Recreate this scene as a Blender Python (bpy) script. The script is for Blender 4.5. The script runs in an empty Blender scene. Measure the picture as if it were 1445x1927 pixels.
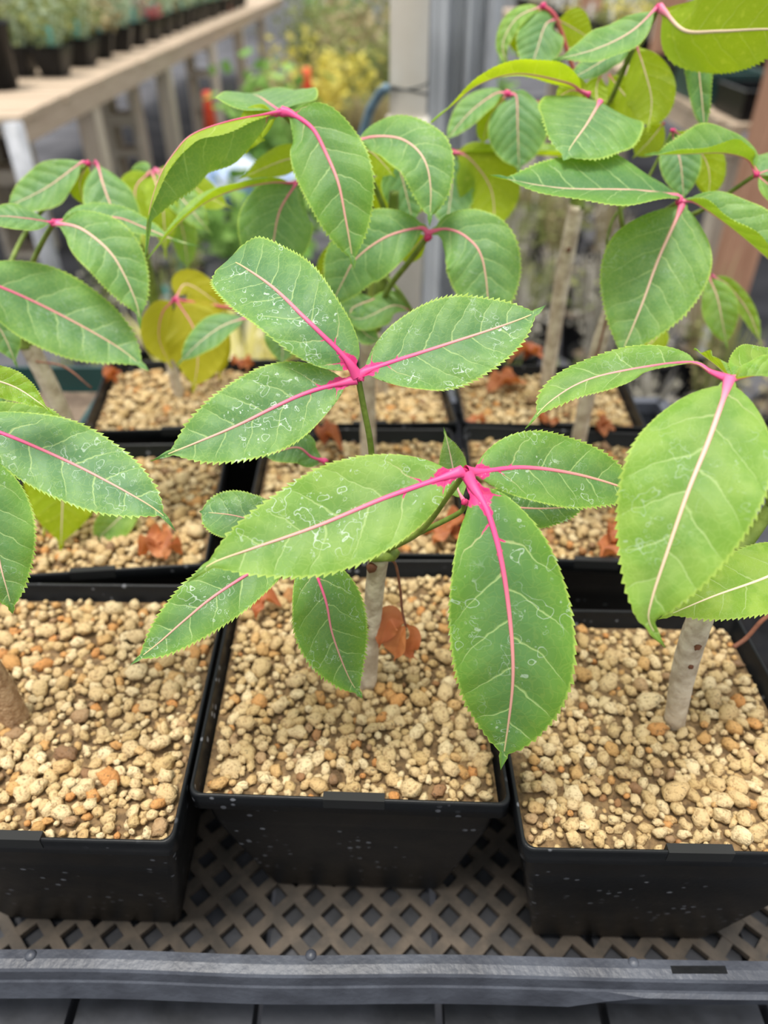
import bpy, math, random
from mathutils import Vector, Matrix, noise as mnoise
R = random.Random(7)
SC = bpy.context.scene
COL = SC.collection

# ------------------------------------------------------------------ camera
W, H, F = 1445, 1927, 1400.0
PITCH = math.radians(37.0)
RIM_Z = 0.895                      # height of the pot rims
CAM_Z = RIM_Z + 0.31
cam_d = bpy.data.cameras.new('camera')
cam = bpy.data.objects.new('camera', cam_d); COL.objects.link(cam)
cam.location = (0, 0, CAM_Z)
cam.rotation_euler = (math.pi/2 - PITCH, 0, 0)
cam_d.sensor_fit = 'VERTICAL'
cam_d.sensor_height = 36.0
cam_d.lens = 36.0*F/H
cam_d.clip_start = 0.01
cam_d.clip_end = 200
cam_d.dof.use_dof = True
cam_d.dof.focus_distance = 0.305
cam_d.dof.aperture_fstop = (cam_d.lens)/4.2      # 4.2 mm aperture
SC.camera = cam

# ------------------------------------------------------------------ light
wd = bpy.data.worlds.new('world'); SC.world = wd
wd.use_nodes = True
wn = wd.node_tree.nodes; wl = wd.node_tree.links
bg = wn['Background']             # bright white roof light, dimmer towards the sides
tcw = wn.new('ShaderNodeTexCoord'); sep = wn.new('ShaderNodeSeparateXYZ'); ramp = wn.new('ShaderNodeValToRGB')
wl.new(tcw.outputs['Generated'], sep.inputs[0]); wl.new(sep.outputs[2], ramp.inputs[0]); wl.new(ramp.outputs[0], bg.inputs[0])
ramp.color_ramp.elements[0].position = 0.0; ramp.color_ramp.elements[0].color = (.42, .43, .42, 1)
ramp.color_ramp.elements[1].position = .85; ramp.color_ramp.elements[1].color = (.95, .98, 1.0, 1)
bg.inputs[1].default_value = 1.15
sun_d = bpy.data.lights.new('sun', 'SUN')
sun_d.energy = 3.3
sun_d.angle = math.radians(20)
sun_d.color = (1.0, 0.95, 0.86)
sun = bpy.data.objects.new('sun', sun_d); COL.objects.link(sun)
sun.rotation_euler = (math.radians(7), math.radians(-8), 0)

SC.view_settings.view_transform = 'Standard'
SC.view_settings.look = 'None'
SC.view_settings.exposure = 0.34
SC.view_settings.gamma = 1.0
SC.view_settings.use_curve_mapping = False

# ------------------------------------------------------------------ placing
SP, CP = math.sin(PITCH), math.cos(PITCH)
CAM = Vector((0, 0, CAM_Z))
def ray(px, py):
    a = (px - W/2)/F; b = -(py - H/2)/F
    return Vector((a, CP + b*SP, -SP + b*CP))
def P(px, py, D):                  # the point at forward distance D (metres)
    d = ray(px, py); return CAM + d*(D/d.y)
def PZ(px, py, z):                 # the point at height z
    d = ray(px, py); return CAM + d*((z - CAM_Z)/d.z)
FWD = Vector((0, CP, -SP))
def depth(p): return (p - CAM).dot(FWD)

# ------------------------------------------------------------------ materials
def lin(r, g, b):
    f = lambda c: (c/255/12.92) if c/255 <= .04045 else ((c/255 + .055)/1.055)**2.4
    return (f(r), f(g), f(b), 1)
class NT:
    def __init__(s, name):
        s.m = bpy.data.materials.new(name); s.m.use_nodes = True
        s.t = s.m.node_tree; s.t.nodes.clear()
        s.out = s.t.nodes.new('ShaderNodeOutputMaterial')
    def n(s, typ, ins=None, **kw):
        nd = s.t.nodes.new(typ)
        for k, v in kw.items(): setattr(nd, k, v)
        for k, v in (ins or {}).items(): s.put(nd.inputs[k], v)
        return nd
    def put(s, sock, v):
        if isinstance(v, bpy.types.NodeSocket): s.t.links.new(v, sock)
        elif v is not None: sock.default_value = v
    def M(s, op, a, b=None, c=None, clamp=False):
        nd = s.t.nodes.new('ShaderNodeMath'); nd.operation = op; nd.use_clamp = clamp
        for i, v in enumerate((a, b, c)):
            if v is not None: s.put(nd.inputs[i], v)
        return nd.outputs[0]
    def ss(s, v, lo, hi, a=0.0, b=1.0):
        nd = s.n('ShaderNodeMapRange', interpolation_type='SMOOTHSTEP')
        s.put(nd.inputs[0], v)
        for i, x in enumerate((lo, hi, a, b)): s.put(nd.inputs[i+1], x)
        return nd.outputs[0]
    def mix(s, f, a, b, blend='MIX'):
        nd = s.n('ShaderNodeMix', data_type='RGBA', blend_type=blend)
        s.put(nd.inputs[0], f); s.put(nd.inputs[6], a); s.put(nd.inputs[7], b)
        return nd.outputs[2]
    def noise(s, vec, scale, detail=2, rough=.5):
        nd = s.n('ShaderNodeTexNoise'); s.put(nd.inputs['Vector'], vec)
        nd.inputs['Scale'].default_value = scale; nd.inputs['Detail'].default_value = detail
        nd.inputs['Roughness'].default_value = rough
        return nd
    def surf(s, sh): s.t.links.new(sh, s.out.inputs[0]); return s.m

def simple(name, c1, c2, scale=30, rough=.6, bump=0.0, bscale=None, spec=.5, coord='Object'):
    t = NT(name); tc = t.n('ShaderNodeTexCoord').outputs[coord]
    nz = t.noise(tc, scale, 4)
    col = t.mix(t.ss(nz.outputs[0], .35, .65), c1, c2)
    b = t.n('ShaderNodeBsdfPrincipled', {'Base Color': col, 'Roughness': rough, 'Specular IOR Level': spec})
    if bump:
        nb = t.noise(tc, bscale or scale*3, 5)
        bp = t.n('ShaderNodeBump', {'Height': nb.outputs[0], 'Strength': bump, 'Distance': .002})
        t.put(b.inputs['Normal'], bp.outputs[0])
    return t.surf(b.outputs[0])

def leaf_material():
    t = NT('leaf_blade')
    uv = t.n('ShaderNodeUVMap', uv_map='uv').outputs[0]
    sx = t.n('ShaderNodeSeparateXYZ', {0: uv})
    u, s = sx.outputs[0], sx.outputs[1]                       # along, signed offset / length
    uv2 = t.n('ShaderNodeUVMap', uv_map='edge').outputs[0]
    edge = t.n('ShaderNodeSeparateXYZ', {0: uv2}).outputs[0]
    lp = t.n('ShaderNodeAttribute', attribute_name='lp')
    c = t.n('ShaderNodeSeparateColor', {0: lp.outputs['Color']})
    pink, yel, res = c.outputs[0], c.outputs[1], c.outputs[2]
    rnd = lp.outputs['Alpha']
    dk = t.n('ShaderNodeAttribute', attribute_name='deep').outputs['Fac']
    a = t.M('ABSOLUTE', s)
    off = t.n('ShaderNodeCombineXYZ', {0: u, 1: s, 2: t.M('MULTIPLY', rnd, 37.0)}).outputs[0]
    n1 = t.noise(off, 9, 3).outputs[0]
    n2 = t.noise(off, 26, 3).outputs[0]
    # side veins
    sgn = t.M('GREATER_THAN', s, 0.0)
    q = t.M('SUBTRACT', t.M('SUBTRACT', u, t.M('MULTIPLY', a, .62)), t.M('MULTIPLY', t.M('MULTIPLY', a, a), 1.3))
    q = t.M('ADD', q, t.M('MULTIPLY', sgn, .052))
    q = t.M('ADD', q, t.M('MULTIPLY', t.M('SUBTRACT', n1, .5), .075))
    fr = t.M('ABSOLUTE', t.M('SUBTRACT', t.M('FRACT', t.M('MULTIPLY', q, 7.0)), .5))
    d = t.M('DIVIDE', fr, 7.0)
    wv = t.M('MULTIPLY', t.M('SUBTRACT', 1.0, t.M('MULTIPLY', edge, .7)), .0066)
    vein = t.M('SUBTRACT', 1.0, t.ss(t.M('DIVIDE', d, wv), .25, 1.0))
    vein = t.M('MULTIPLY', vein, t.ss(edge, .97, .75))
    # net veins
    vo = t.n('ShaderNodeTexVoronoi', feature='DISTANCE_TO_EDGE')
    t.put(vo.inputs['Vector'], t.n('ShaderNodeVectorMath', {0: off, 1: t.n('ShaderNodeVectorMath', {0: t.noise(off, 20, 2).outputs['Color'], 1: (.05, .05, .05)}, operation='MULTIPLY').outputs[0]}, operation='ADD').outputs[0]); vo.inputs['Scale'].default_value = 34
    net = t.M('SUBTRACT', 1.0, t.ss(vo.outputs['Distance'], .01, .09))
    # dried water marks: thin closed outlines
    n3 = t.noise(off, 17, 1.5, .5).outputs[0]
    n4 = t.noise(off, 5, 1).outputs[0]
    ring = t.M('SUBTRACT', 1.0, t.ss(t.M('ABSOLUTE', t.M('SUBTRACT', n3, .6)), .003, .014))
    n5 = t.noise(off, 33, 2, .5).outputs[0]
    ring2 = t.M('SUBTRACT', 1.0, t.ss(t.M('ABSOLUTE', t.M('SUBTRACT', n5, .64)), .003, .016))
    ring = t.M('MAXIMUM', ring, t.M('MULTIPLY', ring2, .8))
    smear = t.M('MULTIPLY', t.ss(t.noise(off, 11, 5, .75).outputs[0], .66, .8), .6)
    ring = t.M('MULTIPLY', t.M('MAXIMUM', ring, smear), t.ss(n4, .42, .6))
    ring = t.M('MULTIPLY', ring, res)
    # colours
    mid = t.mix(t.ss(n1, .35, .65), lin(94, 136, 92), lin(114, 154, 106))
    edg = t.mix(t.ss(n2, .35, .65), lin(120, 162, 74), lin(104, 148, 74))
    top = t.mix(t.M('MULTIPLY', t.M('MULTIPLY', edge, edge), .75), mid, edg)
    top = t.mix(yel, top, t.mix(t.ss(n1, .4, .62), lin(130, 176, 56), lin(158, 194, 78)))
    top = t.mix(t.M('MULTIPLY', net, .16), top, lin(170, 205, 120))
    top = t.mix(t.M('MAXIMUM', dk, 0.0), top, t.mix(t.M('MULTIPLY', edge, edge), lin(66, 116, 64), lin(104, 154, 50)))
    # the darker zone beside the midrib
    dark = t.M('MULTIPLY', t.M('SUBTRACT', 1.0, t.ss(edge, .0, .75)), t.M('SUBTRACT', 1.0, t.M('MULTIPLY', yel, .9)))
    top = t.mix(t.M('MULTIPLY', dark, .45), top, lin(82, 126, 92))
    vc = t.mix(t.M('MULTIPLY', t.ss(u, .3, .0), pink), lin(184, 210, 140), lin(230, 160, 150))
    top = t.mix(t.M('MULTIPLY', vein, .7), top, vc)
    # pink flare at the foot of the blade, jagged along the first veins
    jag = t.M('MULTIPLY', t.M('SUBTRACT', t.noise(off, 34, 2, .6).outputs[0], .5), .055)
    lim = t.M('ADD', t.M('MULTIPLY', t.ss(u, .18, .05), .040), t.M('MULTIPLY', vein, t.M('MULTIPLY', t.ss(u, .38, .08), .045)))
    lim = t.M('SUBTRACT', t.M('MULTIPLY', lim, pink), t.M('MULTIPLY', t.M('SUBTRACT', 1.0, pink), .03))
    flare = t.ss(t.M('SUBTRACT', t.M('ADD', a, jag), lim), .003, -.003)
    flare = t.M('MULTIPLY', flare, t.ss(u, .36, .22))
    top = t.mix(t.ss(edge, .955, 1.0), top, lin(176, 204, 96))
    top = t.mix(flare, top, lin(226, 62, 134))
    back = t.mix(t.M('MULTIPLY', t.ss(t.noise(off, 22, 3, .6).outputs[0], .56, .68), t.M('MULTIPLY', yel, .55)), t.mix(t.M('MULTIPLY', vein, .7), t.mix(n2, lin(158, 182, 52), lin(144, 172, 36)), lin(190, 205, 110)), lin(212, 220, 84))
    top = t.mix(ring, top, lin(226, 240, 228))
    geo = t.n('ShaderNodeNewGeometry')
    must = t.M('MAXIMUM', t.M('MULTIPLY', dk, -1.0), 0.0)
    col = t.mix(must, t.mix(geo.outputs['Backfacing'], top, back), lin(190, 178, 52))
    # relief
    hgt = t.M('SUBTRACT', t.M('POWER', t.M('MULTIPLY', fr, 2.0), .6), t.M('MULTIPLY', net, .07))
    bp = t.n('ShaderNodeBump', {'Height': hgt, 'Strength': .4, 'Distance': .0012})
    df = t.n('ShaderNodeBsdfPrincipled', {'Base Color': col, 'Roughness': .46, 'Specular IOR Level': .26, 'Normal': bp.outputs[0]})
    tcol = t.mix(yel, lin(130, 186, 50), lin(206, 226, 16))
    tcol = t.mix(must, tcol, lin(216, 200, 20))
    tcol = t.mix(flare, tcol, lin(220, 70, 110))
    tcol = t.mix(t.M('MULTIPLY', net, .35), tcol, lin(214, 226, 60))
    tr = t.n('ShaderNodeBsdfTranslucent', {'Color': tcol, 'Normal': bp.outputs[0]})
    mx = t.n('ShaderNodeMixShader', {0: t.M('ADD', .28, t.M('MULTIPLY', yel, .2)), 1: df.outputs[0], 2: tr.outputs[0]})
    return t.surf(mx.outputs[0])

def midrib_material():
    t = NT('midrib')
    lp = t.n('ShaderNodeAttribute', attribute_name='lp')
    c = t.n('ShaderNodeSeparateColor', {0: lp.outputs['Color']})
    pink, u, dry = c.outputs[0], c.outputs[1], c.outputs[2]
    p1 = t.mix(t.ss(u, .12, .75), lin(222, 70, 132), lin(214, 158, 142))
    pale = t.mix(t.ss(u, .0, .22), lin(226, 110, 150), lin(226, 202, 172))
    col = t.mix(pink, pale, p1)
    col = t.mix(t.M('MULTIPLY', t.ss(u, .72, 1.0), .8), col, lin(172, 196, 112))
    b = t.n('ShaderNodeBsdfPrincipled', {'Base Color': col, 'Roughness': .5})
    return t.surf(b.outputs[0])

def pebble_material():
    t = NT('pumice')
    oi = t.n('ShaderNodeObjectInfo'); geo = t.n('ShaderNodeNewGeometry')
    tc = geo.outputs['Position']
    r = t.M('FRACT', t.M('ADD', oi.outputs['Random'], geo.outputs['Random Per Island']))
    cr = t.n('ShaderNodeValToRGB', {0: r})
    e = cr.color_ramp.elements
    e[0].position = 0; e[0].color = lin(208, 184, 142)
    e[1].position = 1; e[1].color = lin(180, 150, 112)
    for p_, c_ in ((.2, lin(196, 168, 122)), (.42, lin(220, 200, 160)), (.62, lin(188, 160, 112)), (.8, lin(206, 180, 134)),
                   (.9, lin(190, 150, 96)), (.955, lin(196, 138, 82)), (.975, lin(128, 100, 76))):
        x = e.new(p_); x.color = c_
    off = t.n('ShaderNodeVectorMath', {0: tc, 1: t.n('ShaderNodeCombineXYZ', {0: t.M('MULTIPLY', r, .02)}).outputs[0]}, operation='ADD').outputs[0]
    nz = t.noise(off, 520, 4, .6)
    col = t.mix(t.M('MULTIPLY', t.ss(nz.outputs[0], .5, .33), .6), cr.outputs[0], lin(132, 98, 62))
    sp = t.noise(off, 620, 2)
    col = t.mix(t.M('MULTIPLY', t.ss(sp.outputs[0], .64, .70), .6), col, lin(70, 64, 56))
    bp = t.n('ShaderNodeBump', {'Height': nz.outputs[0], 'Strength': .8, 'Distance': .0016})
    b = t.n('ShaderNodeBsdfPrincipled', {'Base Color': col, 'Roughness': .85, 'Specular IOR Level': .25, 'Normal': bp.outputs[0]})
    return t.surf(b.outputs[0])

def pot_material():
    t = NT('black_plastic')
    tc = t.n('ShaderNodeTexCoord').outputs['Object']
    nz = t.noise(tc, 60, 4)
    col = t.mix(nz.outputs[0], lin(9, 10, 12), lin(20, 22, 25))
    # water droplets: their bright glints painted into the colour as pale flecks
    vo = t.n('ShaderNodeTexVoronoi'); t.put(vo.inputs['Vector'], tc); vo.inputs['Scale'].default_value = 210
    keep = t.M('MULTIPLY', t.ss(t.n('ShaderNodeSeparateColor', {0: vo.outputs['Color']}).outputs[0], .72, .80),
               t.ss(t.noise(tc, 22, 2).outputs[0], .46, .6))
    fleck = t.M('MULTIPLY', t.ss(vo.outputs['Distance'], .36, .2), keep)
    col = t.mix(t.M('MULTIPLY', fleck, .45), col, lin(150, 152, 160))
    bp = t.n('ShaderNodeBump', {'Height': t.M('ADD', t.noise(tc, 500, 2).outputs[0], t.M('MULTIPLY', fleck, 2.0)), 'Strength': .15, 'Distance': .0006})
    b = t.n('ShaderNodeBsdfPrincipled', {'Base Color': col, 'Roughness': t.M('ADD', t.M('MULTIPLY', nz.outputs[0], .2), .30), 'Specular IOR Level': .26, 'Normal': bp.outputs[0]})
    return t.surf(b.outputs[0])

def wood_material(name, c1, c2, axis=0, sc=8):
    t = NT(name)
    tc = t.n('ShaderNodeTexCoord').outputs['Object']
    mp = t.n('ShaderNodeMapping', {0: tc})
    s3 = [sc*6]*3; s3[axis] = sc*.5
    mp.inputs['Scale'].default_value = s3
    nz = t.noise(mp.outputs[0], 1.6, 5, .6)
    col = t.mix(t.ss(nz.outputs[0], .3, .7), c1, c2)
    bp = t.n('ShaderNodeBump', {'Height': nz.outputs[0], 'Strength': .4, 'Distance': .003})
    b = t.n('ShaderNodeBsdfPrincipled', {'Base Color': col, 'Roughness': .8, 'Normal': bp.outputs[0]})
    return t.surf(b.outputs[0])

def foliage_material(name, c1, c2, transl=.3):
    t = NT(name)
    g = t.n('ShaderNodeNewGeometry')
    col = t.mix(g.outputs['Random Per Island'], c1, c2)
    d = t.n('ShaderNodeBsdfPrincipled', {'Base Color': col, 'Roughness': .6, 'Specular IOR Level': .2})
    tr = t.n('ShaderNodeBsdfTranslucent', {'Color': col})
    return t.surf(t.n('ShaderNodeMixShader', {0: transl, 1: d.outputs[0], 2: tr.outputs[0]}).outputs[0])

M_LEAF = leaf_material(); M_RIB = midrib_material(); M_PEB = pebble_material(); M_POT = pot_material()
M_BED = simple('gravel_bed', lin(98, 78, 54), lin(136, 110, 76), 300, .95, .8, 500)
M_TRUNK = simple('pale_bark', lin(168, 152, 132), lin(206, 194, 174), 120, .75, .5, 300)
M_FUR = simple('furry_brown_bark', lin(150, 116, 82), lin(184, 152, 116), 260, .9, .9, 600)
M_SCAR = simple('bark_scar', lin(120, 72, 48), lin(96, 58, 40), 200, .8)
M_STEM = simple('green_stem', lin(98, 118, 40), lin(120, 138, 58), 150, .5, .2, 400)
M_PSTALK = simple('pink_stalk', lin(196, 84, 96), lin(166, 100, 70), 90, .5)
M_PINK = simple('pink_node', lin(212, 50, 118), lin(190, 44, 96), 300, .5)
M_DSTALK = simple('dry_stalk', lin(140, 88, 66), lin(112, 70, 54), 200, .7)
M_DRY = None
def dry_material():
    t = NT('dry_leaf'); tc = t.n('ShaderNodeTexCoord').outputs['Object']
    oi = t.n('ShaderNodeObjectInfo')
    nz = t.noise(tc, 90, 4)
    col = t.mix(t.ss(nz.outputs[0], .35, .65), lin(158, 92, 54), lin(192, 126, 78))
    col = t.mix(t.M('MULTIPLY', oi.outputs['Random'], .5), col, lin(160, 84, 52))
    d = t.n('ShaderNodeBsdfPrincipled', {'Base Color': col, 'Roughness': .6})
    tr = t.n('ShaderNodeBsdfTranslucent', {'Color': lin(220, 130, 60)})
    return t.surf(t.n('ShaderNodeMixShader', {0: .25, 1: d.outputs[0], 2: tr.outputs[0]}).outputs[0])
M_DRY = dry_material()
M_TRAY = simple('tray_plastic', lin(58, 61, 70), lin(76, 80, 90), 40, .45, .25, 300)
M_MESHF = simple('dusty_lattice', lin(74, 68, 62), lin(98, 88, 78), 60, .8, .3, 400)
M_BENCH = simple('dark_bench_board', lin(32, 34, 39), lin(62, 64, 71), 26, .6, .5, 60)
M_DARKWOOD = simple('dark_brown_wood', lin(70, 58, 48), lin(90, 76, 62), 20, .8)  # dark brown timber tone for legs, crossbars and one post
M_TAN = wood_material('weathered_tan_wood', lin(172, 152, 130), lin(196, 176, 154), 0)
M_TANP = wood_material('weathered_tan_post', lin(188, 172, 154), lin(206, 192, 176), 2)
M_TANY = wood_material('weathered_tan_fascia', lin(176, 154, 134), lin(196, 176, 156), 1)
M_RED = wood_material('redwood', lin(160, 116, 92), lin(186, 142, 116), 2)
M_PVC = simple('white_pvc', lin(224, 214, 198), lin(236, 229, 216), 9, .45)
M_GALV = simple('galvanized_steel', lin(150, 152, 158), lin(178, 180, 186), 16, .4)
M_SHEET = simple('grey_plastic_sheet', lin(160, 163, 168), lin(194, 197, 202), 5, .35)
M_CONC = simple('concrete', lin(196, 184, 168), lin(212, 202, 188), 30, .9, .5, 90)
M_ORANGE = simple('orange_cone_plastic', lin(238, 70, 40), lin(246, 92, 58), 10, .5)
M_TEAL = simple('teal_plastic', lin(80, 176, 176), lin(106, 196, 194), 10, .5)
M_TEALD = simple('dark_teal_plastic', lin(24, 58, 57), lin(34, 72, 70), 10, .4)
M_WTAG = simple('white_tag_plastic', lin(222, 224, 224), lin(236, 236, 236), 10, .5)
M_TERRA = simple('terracotta', lin(170, 92, 70), lin(186, 106, 82), 20, .8)
M_HOSE = simple('blue_grey_hose', lin(84, 108, 124), lin(106, 132, 146), 60, .5)
M_TIE = simple('black_tie', lin(70, 72, 70), lin(90, 92, 90), 60, .5)
M_BAG = simple('white_blue_bag', lin(214, 222, 236), lin(120, 156, 214), 9, .4)
M_CLOTH = simple('black_weed_cloth', lin(62, 62, 68), lin(88, 88, 94), 3.2, .85, .4, 40)
M_SOIL = simple('dark_soil', lin(92, 78, 66), lin(124, 108, 92), 60, .95, .6, 200)
FOL = {
 'olive': foliage_material('olive_foliage', lin(110, 124, 66), lin(158, 160, 104)),
 'green': foliage_material('green_foliage', lin(104, 150, 66), lin(156, 190, 104)),
 'yellow': foliage_material('yellow_foliage', lin(206, 196, 84), lin(226, 214, 120)),
 'dry': foliage_material('dry_foliage', lin(150, 136, 100), lin(188, 176, 134)),
 'grey': foliage_material('grey_weeds', lin(146, 142, 128), lin(204, 198, 188)),
 'mint': foliage_material('pale_mint_foliage', lin(160, 182, 146), lin(206, 218, 192)),
 'red': foliage_material('red_foliage', lin(178, 92, 96), lin(200, 120, 116)),
 'cream': foliage_material('cream_foliage', lin(236, 230, 196), lin(222, 214, 130)),
}

# ------------------------------------------------------------------ objects
def tag(o, label=None, cat=None, group=None, kind=None):
    if label: o['label'] = label
    if cat: o['category'] = cat
    if group: o['group'] = group
    if kind: o['kind'] = kind
    return o
def empty(name, loc, label=None, cat=None, group=None):
    o = bpy.data.objects.new(name, None); COL.objects.link(o); o.location = loc
    o.empty_display_size = .01
    return tag(o, label, cat, group)
def mesh(name, vs, fs, mat, smooth=True):
    me = bpy.data.meshes.new(name)
    me.from_pydata([tuple(v) for v in vs], [], fs)
    me.materials.append(mat)
    if smooth: me.polygons.foreach_set('use_smooth', [True]*len(me.polygons))
    me.update()
    return me
def part(name, vs, fs, mat, parent=None, org=None, smooth=True):
    """one mesh object, vertices in world space, under parent (an object whose world place is org)"""
    org = Vector(org) if org is not None else Vector((0, 0, 0))
    o = bpy.data.objects.new(name, mesh(name, [Vector(v) - org for v in vs], fs, mat, smooth))
    COL.objects.link(o)
    if parent is not None: o.parent = parent
    return o
def inst(name, me, parent, loc, rot=(0, 0, 0), sc=(1, 1, 1)):
    o = bpy.data.objects.new(name, me); COL.objects.link(o)
    o.parent = parent; o.location = loc; o.rotation_euler = rot; o.scale = sc
    return o
def box(lo, hi):
    x0, y0, z0 = lo; x1, y1, z1 = hi
    v = [(x0,y0,z0),(x1,y0,z0),(x1,y1,z0),(x0,y1,z0),(x0,y0,z1),(x1,y0,z1),(x1,y1,z1),(x0,y1,z1)]
    f = [(0,3,2,1),(4,5,6,7),(0,1,5,4),(1,2,6,5),(2,3,7,6),(3,0,4,7)]
    return v, f
def join(*ms):
    V, Fc = [], []
    for v, f in ms:
        k = len(V); V += list(v); Fc += [tuple(i + k for i in q) for q in f]
    return V, Fc
def spline(pts, n):
    pts = [Vector(p) for p in pts]
    if len(pts) == 2:
        return [pts[0].lerp(pts[1], i/(n-1)) for i in range(n)]
    q = [pts[0]*2 - pts[1]] + pts + [pts[-1]*2 - pts[-2]]
    raw = []
    for k in range(1, len(q)-2):
        a, b, c, d = q[k-1:k+3]
        for i in range(24):
            t = i/24
            raw.append(.5*((2*b) + (c-a)*t + (2*a-5*b+4*c-d)*t*t + (3*b-a-3*c+d)*t**3))
    raw.append(pts[-1])
    L = [0]
    for a, b in zip(raw, raw[1:]): L.append(L[-1] + (b-a).length)
    out, j = [], 0
    for i in range(n):
        s = L[-1]*i/(n-1)
        while j < len(L)-2 and L[j+1] < s: j += 1
        t = (s-L[j])/max(1e-9, L[j+1]-L[j])
        out.append(raw[j].lerp(raw[j+1], min(1, max(0, t))))
    return out
def tube(pts, radii, sides=8, n=None, caps=True, resample=True):
    n = n or max(3, len(pts)*5)
    c = spline(pts, n) if resample else [Vector(p) for p in pts]
    n = len(c)
    def rad(t):
        if not isinstance(radii, (list, tuple)): return radii
        x = t*(len(radii)-1); i = min(int(x), len(radii)-2); return radii[i] + (radii[i+1]-radii[i])*(x-i)
    V, Fc = [], []
    T = (c[1]-c[0]).normalized()
    A = T.orthogonal().normalized()
    for i in range(n):
        T = (c[min(i+1, n-1)] - c[max(i-1, 0)]).normalized()
        A = (A - T*A.dot(T)).normalized(); B = T.cross(A)
        r = rad(i/(n-1))
        for k in range(sides):
            a = 2*math.pi*k/sides
            V.append(c[i] + (A*math.cos(a) + B*math.sin(a))*r)
    for i in range(n-1):
        for k in range(sides):
            k2 = (k+1) % sides
            Fc.append((i*sides+k, i*sides+k2, (i+1)*sides+k2, (i+1)*sides+k))
    if caps:
        Fc.append(tuple(range(sides))[::-1]); Fc.append(tuple((n-1)*sides+k for k in range(sides)))
    return V, Fc
def blob(c, r, seg=8, rings=6, sc=(1, 1, 1), jitter=0):
    V, Fc = [], []
    for i in range(rings+1):
        th = math.pi*i/rings
        for k in range(seg):
            a = 2*math.pi*k/seg
            d = Vector((math.sin(th)*math.cos(a)*sc[0], math.sin(th)*math.sin(a)*sc[1], math.cos(th)*sc[2]))
            j = 1 + jitter*(mnoise.noise(d*2.3 + Vector(c)*37))
            V.append(Vector(c) + d*r*j)
    for i in range(rings):
        for k in range(seg):
            Fc.append((i*seg+k, (i+1)*seg+k, (i+1)*seg+(k+1) % seg, i*seg+(k+1) % seg))
    return V, Fc

# ------------------------------------------------------------------ setting
def setting():
    o = part('wall_back', *box((-14, 16, 0), (14, 16.02, 3.2)), M_WTAG); tag(o, 'pale translucent end wall of the greenhouse', kind='structure')
    o = part('floor', *box((-14, -4, -.1), (14, 26, 0)), M_CLOTH); tag(o, 'dark weed cloth floor between the benches', kind='structure')
setting()

# ------------------------------------------------------------------ the near bench and the tray
TRAY_FLOOR = RIM_Z - .139
BENCH_Z = TRAY_FLOOR - .007
def near_bench():
    root = empty('potting_bench', (0, .2, 0), 'dark grey board bench under the mesh nursery tray at the front', 'bench')
    org = (0, .2, 0)
    bw = .088
    x = -.76
    edges = [-.76, -.168, -.068, .03, .118, .205, .3, .76]
    for a, b in zip(edges, edges[1:]):
        part('board', *box((a + .0025, -.32, BENCH_Z - .02), (b - .0025, .74, BENCH_Z)), M_BENCH, root, org, False)
    for y in (-.25, .68):
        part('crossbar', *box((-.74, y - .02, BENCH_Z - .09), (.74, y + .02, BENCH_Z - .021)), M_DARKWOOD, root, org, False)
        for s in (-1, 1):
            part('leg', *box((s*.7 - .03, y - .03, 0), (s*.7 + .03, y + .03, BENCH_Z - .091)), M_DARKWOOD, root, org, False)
near_bench()

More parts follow.
